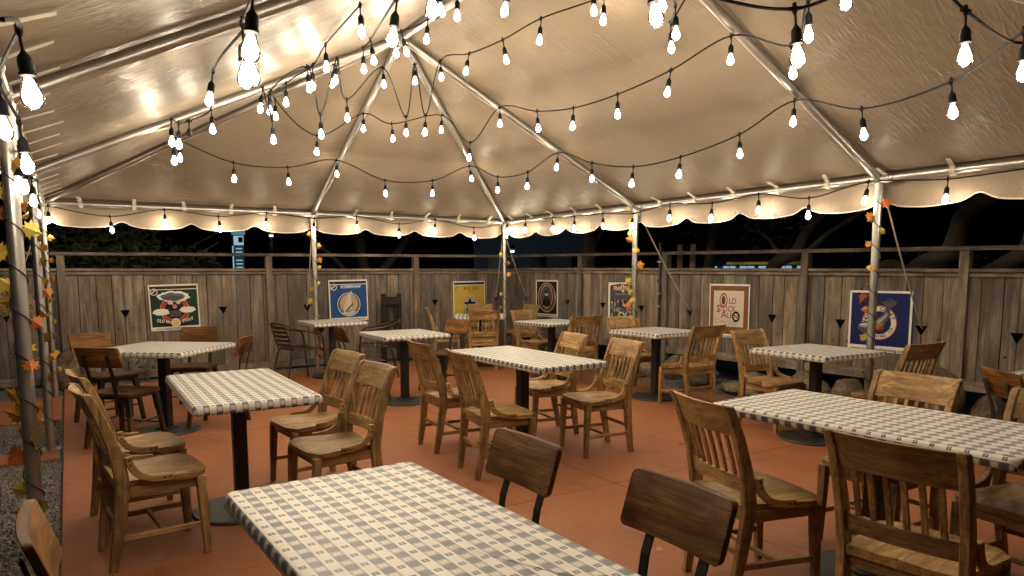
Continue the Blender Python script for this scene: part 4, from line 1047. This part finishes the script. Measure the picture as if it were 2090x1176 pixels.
# grey crowd banner: generic mottled crowd
b = Banner('grey banner showing a crowd under red and cream lettering', bl_right(1241,662), WR, 0.595, 0.65)
b.rect('field', 0.07,0.085,0.93,0.92,'dgrey'); rnd = random.Random(12)
for k in range(58):
    u = rnd.uniform(0.12,0.88); v = rnd.uniform(0.13,0.62); b.disc('crowd_face', u,v,rnd.uniform(0.020,0.042),rnd.uniform(0.03,0.06),rnd.choice(['grey','steel','ivory','black','slate']),9,0.15,k)
    b.k = min(b.k, 9)
b.k = 11
b.poly('lettering_shadow', [(0.10,0.80),(0.90,0.80),(0.90,0.93),(0.62,0.97),(0.38,0.97),(0.10,0.93)], 'maroon'); b.text('lettering', 'PRAN STER', 0.49,0.86,0.10,'cream',0.025,0.72); b.text('lettering', 'Q', 0.52,0.865,0.15,'cream',0.02,0.75); b.text('small_lettering', 'Belgian Style Golden Ale', 0.5,0.73,0.03,'ivory',0.006,0.95)
b.disc('seal', 0.5,0.20,0.12,0.12,'cream'); b.disc('seal', 0.5,0.20,0.085,0.085,'black'); b.text('seal_letter', 'N', 0.5,0.20,0.07,'cream',0.02); b.web()
# tan framed ale banner
b = Banner('tan-framed cream ale banner with dark red lettering', bl_right(1446.5,686), WR, 0.61, 0.70)
b.rect('frame', 0.025,0.07,0.975,0.965,'brown'); b.rect('paper', 0.115,0.21,0.865,0.875,'paper')
b.text('lettering', 'LD', 0.59,0.68,0.105,'dred',0.004,0.9); b.ring('big_letter', 0.365,0.695,0.10,0.135,0.20,'dred'); b.disc('bottle_oval', 0.365,0.695,0.05,0.085,'umber')
b.text('lettering', 'STOCK', 0.44,0.535,0.105,'dred',0.004,0.86); b.text('lettering', 'S', 0.245,0.53,0.15,'dred',0.0,0.85); b.text('lettering', 'LE', 0.535,0.415,0.10,'dred',0.004,0.9); b.text('lettering', 'A', 0.385,0.425,0.145,'dred',0.0,1.0)
b.disc('seal', 0.69,0.40,0.095,0.10,'black'); b.disc('seal', 0.69,0.40,0.055,0.06,'paper'); b.text('seal_letter', 'N', 0.69,0.40,0.07,'black',0.02); b.ring('stamp', 0.21,0.31,0.055,0.05,0.3,'tan')
for k, (u0, v0, u1, v1) in enumerate(((0.30,0.285,0.36,0.315),(0.36,0.315,0.40,0.275),(0.40,0.275,0.46,0.300),(0.52,0.235,0.57,0.315),(0.57,0.275,0.66,0.300),(0.66,0.300,0.72,0.280))): b.poly('signature', [(u0,v0),(u1,v1),(u1,v1+0.008),(u0,v0+0.008)], 'umber')
b.rect('signature_rule', 0.55,0.25,0.73,0.256,'umber'); b.web(0.02, 0.04)
# blue round-logo banner
b = Banner('large navy banner with a whale in a round cream logo', bl_right(1730,713), WR, 0.665, 0.665)
b.rect('field', 0.035,0.10,0.965,0.965,'navy'); n_ = 60
b.poly('logo_rim', [(0.5+(0.29 if k%2 else 0.275)*math.cos(2*math.pi*k/(2*n_)), 0.48+(0.29 if k%2 else 0.275)*math.sin(2*math.pi*k/(2*n_))) for k in range(2*n_)], 'red')
b.disc('logo_disc', 0.5,0.48,0.268,0.268,'cream',48); b.disc('logo_field', 0.5,0.48,0.185,0.185,'navy',44); b.ring('logo_line', 0.5,0.48,0.19,0.19,0.03,'black')
b.ringtext('ring_lettering', 'NORTH COAST', 0.5,0.48,0.226,0.062,'black',178,14,False,0.02); b.ringtext('ring_lettering', 'BREWING CO.', 0.5,0.48,0.226,0.05,'black',215,352,True,0.018)
b.poly('whale', [(0.16,0.36),(0.155,0.43),(0.20,0.47),(0.34,0.50),(0.47,0.55),(0.56,0.62),(0.60,0.72),(0.55,0.80),(0.50,0.82),(0.60,0.83),(0.70,0.80),(0.78,0.85),(0.74,0.77),(0.66,0.72),(0.68,0.62),(0.62,0.50),(0.50,0.40),(0.38,0.345),(0.26,0.30)], 'dgrey')
b.poly('whale_flank', [(0.18,0.41),(0.20,0.45),(0.34,0.475),(0.47,0.52),(0.57,0.59),(0.62,0.66),(0.63,0.60),(0.55,0.50),(0.42,0.42),(0.28,0.39)], 'steel'); b.poly('whale_shine', [(0.19,0.425),(0.22,0.445),(0.33,0.462),(0.32,0.448)], 'white')
b.poly('whale_jaw', [(0.22,0.255),(0.36,0.325),(0.37,0.31),(0.235,0.24)], 'steel')
for k in range(14):
    a = R(20+k*11); u, v = 0.66+0.09*math.cos(a), 0.80+0.085*math.sin(a); b.poly('spray', [(0.66,0.76),(u,v),(u+0.006,v-0.004)], 'slate'); b.k -= 1
b.k += 1; b.web(0.03, 0.05)

# ------------------------------------------------------------------ rocks, weeds and odd things along the fences
def boulder(label, x, y, sx, sy, sz, seed, z=-0.06):
    rnd = random.Random(seed); bm = bmesh.new(); bmesh.ops.create_icosphere(bm, subdivisions=3, radius=0.5)
    o = Vector((seed*3.1, seed*1.7, 0)); planes = [(Vector((rnd.uniform(-1,1), rnd.uniform(-1,1), rnd.uniform(-0.3,1))).normalized(), rnd.uniform(0.30,0.44)) for _ in range(7)]
    for v in bm.verts:
        p = v.co.copy()
        for n, d in planes:
            k = p.dot(n)-d
            if k > 0: p -= n*k*0.85
        p *= 1+0.22*mnoise.noise(p*2.3+o)+0.09*mnoise.noise(p*6+o); v.co = Vector((p.x*sx, p.y*sy, p.z*sz))
    for f in bm.faces: f.smooth = True
    me = bpy.data.meshes.new('boulder'); bm.to_mesh(me); bm.free(); me.materials.append(M['boulder_stone']); me.set_sharp_from_angle(angle=R(32))
    tag(link('boulder', me, None, (x, y, z+sz*0.42), (0,0,rnd.uniform(0,6))), label, 'rock', 'rocks along the fences')
boulder('brown boulder at the far left corner beside the chairs', -5.98, 0.72, 0.55, 0.42, 0.62, 3)
RK = [('pale rock behind the chair below the dark oval banner', 0.74,-0.30,0.34,0.30,0.34), ('tall rock right of the turned-away chair by the oval banner', 0.62,-1.35,0.34,0.34,0.52),
      ('flat rock seen under the table by the conduit pipe', 0.95,-2.35,0.42,0.34,0.30), ('brown slanted rock right of the round black table base', 0.92,-2.85,0.40,0.30,0.40), ('rock under the fence behind the turned-away chair', 0.98,-3.35,0.42,0.34,0.30),
      ('pale jagged rock left of the chair facing us', 0.62,-3.55,0.42,0.40,0.30), ('flat pale slab rock lying low before the fence', 0.70,-4.15,0.5,0.36,0.20), ('rock with white crust behind the chair facing us', 0.98,-4.10,0.38,0.34,0.36),
      ('long brown rock behind the small right table', 1.02,-4.78,0.60,0.42,0.40), ('dark rock under the navy banner', 1.12,-5.20,0.40,0.36,0.38), ('low rock behind the pole with garland', 0.80,-5.35,0.42,0.36,0.24),
      ('big round boulder behind the far chair of the right table', 0.88,-6.22,0.50,0.46,0.62), ('dark rock beside the plank chair at the right edge', 1.15,-6.62,0.48,0.40,0.36), ('greyish rock low at the right edge', 0.85,-6.95,0.44,0.40,0.26), ('small rock between the right edge boulders', 0.70,-6.62,0.24,0.22,0.18)]
for k, (lb, x, y, a, b_, c) in enumerate(RK): boulder(lb, x, y, a, b_, c, 20+k)

# blackened wooden rack leaning by the back fence
e = aty(800, 650, 0.93); rack = thing('wooden_rack', 'black charred wooden rack standing against the back fence', 'rack', (e.x, 0.9, 0), R(-3))
for x in (-0.13, 0.13):
    mb = MB(); mb.loft([[(x+a*0.035, 0.06-0.02*z+b_*0.018, z) for a, b_ in ((-1,-1),(1,-1),(1,1),(-1,1))] for z in (-0.03, 1.07)]); link('upright', mb.mesh('upright', 'black_wood', bevel=0.004), rack)
for z, h in ((0.96,0.13),(0.62,0.05),(0.30,0.09)):
    mb = MB(); mb.box((0, 0.062-0.02*z-0.032, z), (0.32,0.026,h)); link('crosspiece', mb.mesh('crosspiece', 'black_wood', bevel=0.003), rack)
for x in (-0.055, 0.06):
    mb = MB(); mb.box((x, 0.05, 0.58), (0.05,0.02,0.66)); link('slat', mb.mesh('slat', 'black_wood', bevel=0.003), rack)

# straw wisp on the fence at the left edge, weeds at its foot
def blades(name, label, cat, base, n, seed, spread, length, mat, up=1.0, w=0.004):
    rnd = random.Random(seed); mb = MB()
    for _ in range(n):
        p = Vector((rnd.gauss(0, spread[0]), rnd.gauss(0, spread[1]), rnd.gauss(0, spread[2]))); d = Vector((rnd.gauss(0,1), rnd.gauss(0,0.35), rnd.gauss(0,0.5)+up)).normalized()*length*rnd.uniform(0.5,1.2)
        s_ = d.orthogonal().normalized()*w; m_ = p+d*0.5+Vector((0,0,0.15*length)); q = p+d; mb.add([p-s_, p+s_, m_+s_, q, m_-s_], [(0,1,2,4),(4,2,3)])
    o = link(name, mb.mesh(name, mat, recalc=False), None, base); return tag(o, label, cat)
st = aty(18, 622, BY-0.10); blades('straw_bundle', 'golden straw bundle on the fence at the left edge', 'straw', (st.x-0.05, st.y, st.z), 420, 5, (0.13,0.03,0.05), 0.16, 'straw', 0.1, 0.003)
def weed(label, x, y, h, seed):
    rnd = random.Random(seed); t = thing('weed', label, 'plant', (x, y, -0.03)); mb = MB(); lf = MB()
    for k in range(9):
        a = rnd.uniform(0, 6.28); q = Vector((math.cos(a)*rnd.uniform(0.05,0.2), math.sin(a)*0.10, h*rnd.uniform(0.5,1.0))); pts = [Vector((0,0,0)), q*0.5+Vector((0,0,0.05)), q]; mb.tube(pts, 0.003, 5)
        for j in range(6):
            c = pts[1].lerp(q, j/5)+Vector((rnd.gauss(0,0.02), rnd.gauss(0,0.02), rnd.gauss(0,0.02))); d = Vector((rnd.gauss(0,1), rnd.gauss(0,1), rnd.gauss(0,0.5))).normalized()*0.04; s_ = d.orthogonal().normalized()*0.016
            lf.add([c-d, c+s_, c+d, c-s_], [(0,1,2,3)])
    link('stems', mb.mesh('stems', 'weed_leaf'), t); link('leaves', lf.mesh('leaves', 'weed_leaf', recalc=False), t)
weed('green weed growing at the fence foot behind the angled table', -5.10, 0.78, 0.36, 4)
weed('small weed at the fence foot near the far left boulder', -5.62, 0.85, 0.20, 6)

# ------------------------------------------------------------------ beyond the fence, almost dark
def limb_tree(label, x, y, paths, seed, crown=None, n=1500):
    t = thing('garden_tree', label, 'tree', (x, y, -0.06), 0, 'trees beyond the fence'); rnd = random.Random(seed)
    for k, (pts, r0, r1) in enumerate(paths):
        pp = spline([Vector(p) for p in pts], 6); mb = MB(); N = len(pp)
        mb.tube([q+Vector((mnoise.noise(q*2+Vector((seed,0,k)))*0.03, mnoise.noise(q*2+Vector((0,seed,k)))*0.03, 0)) for q in pp], [r0+(r1-r0)*i/(N-1)+0.012*mnoise.noise(pp[i]*4) for i in range(N)], 10); link('trunk' if k == 0 else 'limb', mb.mesh('trunk' if k == 0 else 'limb', 'bark', smooth=True), t)
    if crown:
        mb = MB()
        for cx_, cy_, cz_, rr, m_ in crown:
            for _ in range(m_):
                d = Vector((rnd.gauss(0,1), rnd.gauss(0,1), rnd.gauss(0,0.8))).normalized()*rr*rnd.random()**0.45; c = Vector((cx_, cy_, cz_))+d
                a = Vector((rnd.gauss(0,1), rnd.gauss(0,1), rnd.gauss(0,0.6)-0.3)).normalized()*rnd.uniform(0.05,0.09); s_ = a.orthogonal().normalized()*rnd.uniform(0.018,0.032); mb.add([c-a, c+s_, c+a, c-s_], [(0,1,2,3)])
        link('crown', mb.mesh('crown', 'foliage', recalc=False), t)
# shrub behind the back fence at the left
limb_tree('dark leafy shrub behind the left part of the back fence', -5.4, 2.1, [([(0,0,0),(0.1,0,0.8),(0.3,0.1,1.5)],0.06,0.03), ([(0.1,0,0.8),(0.8,0.05,1.5),(1.5,0.0,1.95)],0.03,0.012), ([(0.2,0,1.2),(0.9,0.1,1.75),(1.7,0.2,2.2)],0.025,0.01), ([(0.3,0.1,1.3),(-0.3,0.1,1.9),(-0.6,0,2.3)],0.025,0.012)], 31,
          [(0.0,-0.2,1.65,0.55,600),(0.6,-0.1,1.55,0.5,500),(-0.5,0.0,1.75,0.5,400),(1.1,-0.1,1.5,0.4,300),(0.2,0.1,2.1,0.5,300)])
limb_tree('dark tree with a forked trunk behind the back fence', -1.1, 3.4, [([(0,0,0),(0.1,0,1.0),(0.0,0.1,1.9),(-0.2,0,3.2)],0.13,0.08), ([(0.05,0,1.2),(0.6,0,1.75),(1.1,0.1,2.4),(1.3,0,3.4)],0.09,0.05), ([(0.0,0,1.1),(-0.5,0.1,1.7),(-1.3,0,2.3)],0.06,0.03)], 33, [(0.2,0,3.3,1.0,500),(1.2,0.2,2.7,0.8,350),(-1.0,0,2.6,0.7,300)])
limb_tree('tree trunk rising behind the fence between oval and crowd banners', 2.15, 0.6, [([(0,0,0),(0.0,0,1.2),(0.06,0,1.9),(-0.1,0,2.6),(-0.3,0,3.4)],0.16,0.10), ([(0.04,0,1.8),(0.4,-0.2,2.5),(0.8,-0.4,3.2)],0.07,0.04)], 35, [(-0.2,0,3.4,1.0,500),(0.9,-0.4,3.2,0.7,300)])
def rp(px, py, off): return hitr(px, py, -off)
def tree_r(label, off, strokes, seed, crown=None):
    base = rp(strokes[0][0][0][0], 560, off); base = Vector((base.x, base.y, -0.06)); paths = []
    for pts, r0, r1 in strokes: paths.append(([rp(px, py, off+o_)-base for px, py, o_ in pts], r0, r1))
    limb_tree(label, base.x, base.y, paths, seed, crown)
tree_r('sprawling tree with pale limbs behind the right fence near the pole', 1.1, [([(1560,640,0),(1580,545,0),(1625,515,0),(1650,470,0.1),(1690,420,0.2),(1720,360,0.3)],0.10,0.05), ([(1640,520,0),(1700,470,0),(1760,430,0.1),(1800,380,0.2)],0.05,0.02), ([(1600,530,0),(1560,480,0.2),(1500,460,0.3)],0.04,0.02)], 37)
tree_r('thick leaning tree behind the right fence at the right edge', 0.9, [([(1850,600,0),(1880,545,0),(1935,518,0),(1955,470,0),(1975,430,0.1),(2060,380,0.2)],0.13,0.07), ([(2020,560,0.2),(2060,535,0.1),(2100,500,0.1),(2110,430,0.2)],0.11,0.07), ([(1790,545,0.1),(1830,540,0.1),(1870,560,0.1)],0.07,0.05)], 39)
tree_r('slim dark tree behind the right fence left of the tan banner', 1.6, [([(1440,640,0),(1448,545,0),(1455,480,0),(1470,420,0),(1490,360,0)],0.10,0.06)], 41, [(0.0,0.0,2.6,0.8,500),(0.8,-0.6,2.2,0.6,350)])
# weathered stakes behind the fence
for k, (px, off) in enumerate(((1389,0.35),(1415,0.42))):
    p = rp(px, 500, off); t = thing('wooden_stake', ['left one of two weathered wooden stakes above the right fence','right one of two weathered wooden stakes above the right fence'][k], 'stake', (p.x, p.y, -0.06), RA, 'stakes behind the right fence')
    mb = MB(); mb.loft([[(a*0.012, b_*0.045, z) for a, b_ in ((-1,-1),(1,-1),(1,1),(-1,1))] for z in (0, 1.86)]); link('plank', mb.mesh('plank', 'cedar_z', bevel=0.003), t)
    mb = MB(); mb.box((0.0,0,1.2), (0.03,0.03,2.0*0.1)); link('batten', mb.mesh('batten', 'cedar_z'), t)

# far street: pale building under a street lamp, car wash, lit kiosk sign
emit('sign_yellow', (1.0,0.66,0.12), 0.03); emit('window_blue', (0.45,0.75,1.0), 0.11); emit('sign_cyan', (0.40,0.80,1.0), 0.05); emit('sign_teal', (0.10,0.38,0.50), 0.022); emit('lamp_white', (0.85,0.93,1.0), 3.0); emit('sign_white', (0.6,0.85,1.0), 0.12)
plain('pale_wall', (0.36,0.42,0.48), 0.8, var=0.12, scale=1.5); plain('dark_glass', (0.008,0.01,0.014), 0.2); plain('dark_wall', (0.03,0.03,0.032), 0.8); plain('teal_panel', (0.05,0.20,0.22), 0.5)
def facing(px, D): p = atd(px, 548, D); return p
p0 = facing(1090, 30); ang = -R(32)
bld = thing('pale_building', 'pale bluish building far behind the corner of the fence', 'building', (p0.x, p0.y, -0.06), ang)
mb = MB(); mb.box((0,3,1.9), (5.2,6,3.8)); wl = link('wall', mb.mesh('wall', 'pale_wall'), bld)
mb = MB(); mb.box((0,2.9,3.9), (5.8,6.6,0.25)); link('roof', mb.mesh('roof', 'dark_wall'), bld)
for x, w in ((-1.7,0.75),(0.2,0.8),(1.9,0.7)):
    mb = MB(); mb.box((x,-0.03,1.75), (w,0.06,0.95)); wn = link('window', mb.mesh('window', 'pale_wall', bevel=0.01), bld)
    mb = MB(); mb.box((x,-0.065,1.75), (w-0.12,0.02,0.83)); link('pane', mb.mesh('pane', 'dark_glass'), wn)
def streetlamp(label, px, D, h, power):
    p = facing(px, D); t = thing('street_lamp', label, 'street lamp', (p.x, p.y, -0.06), 0, 'street lamps beyond the fence')
    mb = MB(); mb.tube([(0,0,0),(0,0,h-0.1)], [0.07,0.045], 10); link('post', mb.mesh('post', 'dark_wall', smooth=True), t)
    mb = MB(); mb.lathe([(0.05,h-0.12),(0.10,h-0.06),(0.11,h+0.0),(0.06,h+0.09)], 14); hd = link('lamp_head', mb.mesh('lamp_head', 'dark_wall', smooth=True), t)
    mb = MB(); mb.lathe([(0.01,h-0.17),(0.05,h-0.15),(0.06,h-0.12),(0.03,h-0.115)], 12); link('lens', mb.mesh('lens', 'lamp_white', smooth=True), hd)
    li = bpy.data.lights.new('street_lamp_light', 'POINT'); li.energy = power; li.color = (0.6,0.8,1.0); li.shadow_soft_size = 0.1; link('lamp_light', li, t, (0,0,h-0.30))
streetlamp('distant white street lamp in front of the pale building', 1046, 24, 2.30, 10.0)
streetlamp('distant bluish street lamp right of the lit kiosk sign', 556, 22, 2.75, 3.0)
# lit kiosk sign
p0 = facing(487, 20); k_ = thing('kiosk_sign', 'tall narrow cyan lit sign far behind the back fence', 'sign', (p0.x, p0.y, -0.06), -R(10))
mb = MB(); mb.box((0,0,1.33), (0.34,0.16,2.66)); link('cabinet', mb.mesh('cabinet', 'teal_panel', bevel=0.01), k_)
for z, h, m_ in ((2.62,0.16,'sign_cyan'),(2.38,0.26,'sign_white'),(2.06,0.34,'sign_teal'),(1.70,0.34,'sign_teal'),(1.36,0.30,'sign_cyan')):
    mb = MB(); mb.box((0.03,-0.09,z), (0.26 if z < 2.6 else 0.36,0.02,h)); link('lit_panel', mb.mesh('lit_panel', m_), k_)
for z in (2.15,2.05,1.82,1.72,1.62):
    mb = MB(); mb.box((0.03,-0.105,z), (0.17,0.012,0.03)); link('lit_line', mb.mesh('lit_line', 'sign_white'), k_)
mb = MB(); mb.box((-0.13,-0.105,1.75), (0.03,0.012,0.95)); link('lit_line', mb.mesh('lit_line', 'sign_white'), k_)
mb = MB(); mb.box((0.08,-0.105,2.40), (0.12,0.012,0.15)); link('dark_square', mb.mesh('dark_square', 'dark_glass'), k_)
# car wash across the street
p0 = facing(1565, 34); cw = thing('car_wash', 'distant car wash with a yellow lit fascia beyond the right fence', 'building', (p0.x, p0.y, -0.06), -R(50))
mb = MB(); mb.box((0,4.2,1.9), (7.0,6,3.8)); link('wall', mb.mesh('wall', 'dark_wall'), cw)
mb = MB(); mb.box((0.1,1.0,1.87), (4.0,0.1,0.12)); fa = link('fascia', mb.mesh('fascia', 'sign_yellow'), cw)
for s_, x in (('COAT',-1.3),('WASH',0.35),('SHAMPOO',1.5)):
    vs, fs = text_mesh(s_, 0.02); mb = MB(); mb.add([(x+a*0.2, 0.94, 1.87+b_*0.15) for a, b_, _ in vs], fs); link('lettering', mb.mesh('lettering', 'dark_wall', recalc=False), cw)
for x, w in ((-2.6,0.5),(-1.75,0.6),(-0.9,0.7),(0.0,0.7),(0.9,0.6),(1.7,0.5)):
    mb = MB(); mb.box((x,1.0,1.55), (w,0.06,0.36)); wn = link('window', mb.mesh('window', 'window_blue'), cw)
    mb = MB(); mb.box((x,0.955,1.55), (0.03,0.02,0.36)); mb.box((x,0.955,1.56), (w,0.02,0.025)); link('glazing_bar', mb.mesh('glazing_bar', 'dark_wall'), wn)
# dark hedge line closing the view beyond
def hedge(label, c, L, ang, seed):
    rnd = random.Random(seed); mb = MB(); d = Vector((math.cos(ang), math.sin(ang), 0))
    for _ in range(5200):
        s_ = rnd.uniform(-L/2, L/2); h = (2.6+1.2*mnoise.noise(Vector((s_*0.4, seed, 0))))*rnd.random()**0.7; p = d*s_+Vector((rnd.gauss(0,0.5), rnd.gauss(0,0.5), h)); a = Vector((rnd.gauss(0,1), rnd.gauss(0,1), rnd.gauss(0,1))).normalized()*rnd.uniform(0.12,0.3); q = a.orthogonal().normalized()*rnd.uniform(0.06,0.14); mb.add([p-a, p+q, p+a, p-q], [(0,1,2,3)])
    tag(link('far_hedge', mb.mesh('far_hedge', 'foliage', recalc=False), None, c), label, 'hedge', kind='stuff')
hedge('dark mass of far shrubs behind the back fence', (-8, 34, -0.06), 40, 0.0, 51)
hedge('dark mass of far shrubs behind the right fence', (44, 6, -0.06), 46, R(-60), 52)

# a few dry leaves blown onto the patio
for k, (px, py, lb) in enumerate(((808,853,'small dry leaf on the patio right of the chair pair'),(1390,905,'small dry leaf on the patio left of the big right chair'),(760,905,'tiny dry leaf on the patio behind the near chairs'),(1345,1120,'tiny dry leaf on the patio by the nearest plank chair'))):
    p = atz(px, py, 0.006); o = link('fallen_leaf', LEAF[('leaf_red','leaf_gold')[k % 2]], None, p, (0.2,-0.15,k*1.7)); o.scale = (0.045,)*3; tag(o, lb, 'leaf', 'fallen leaves')
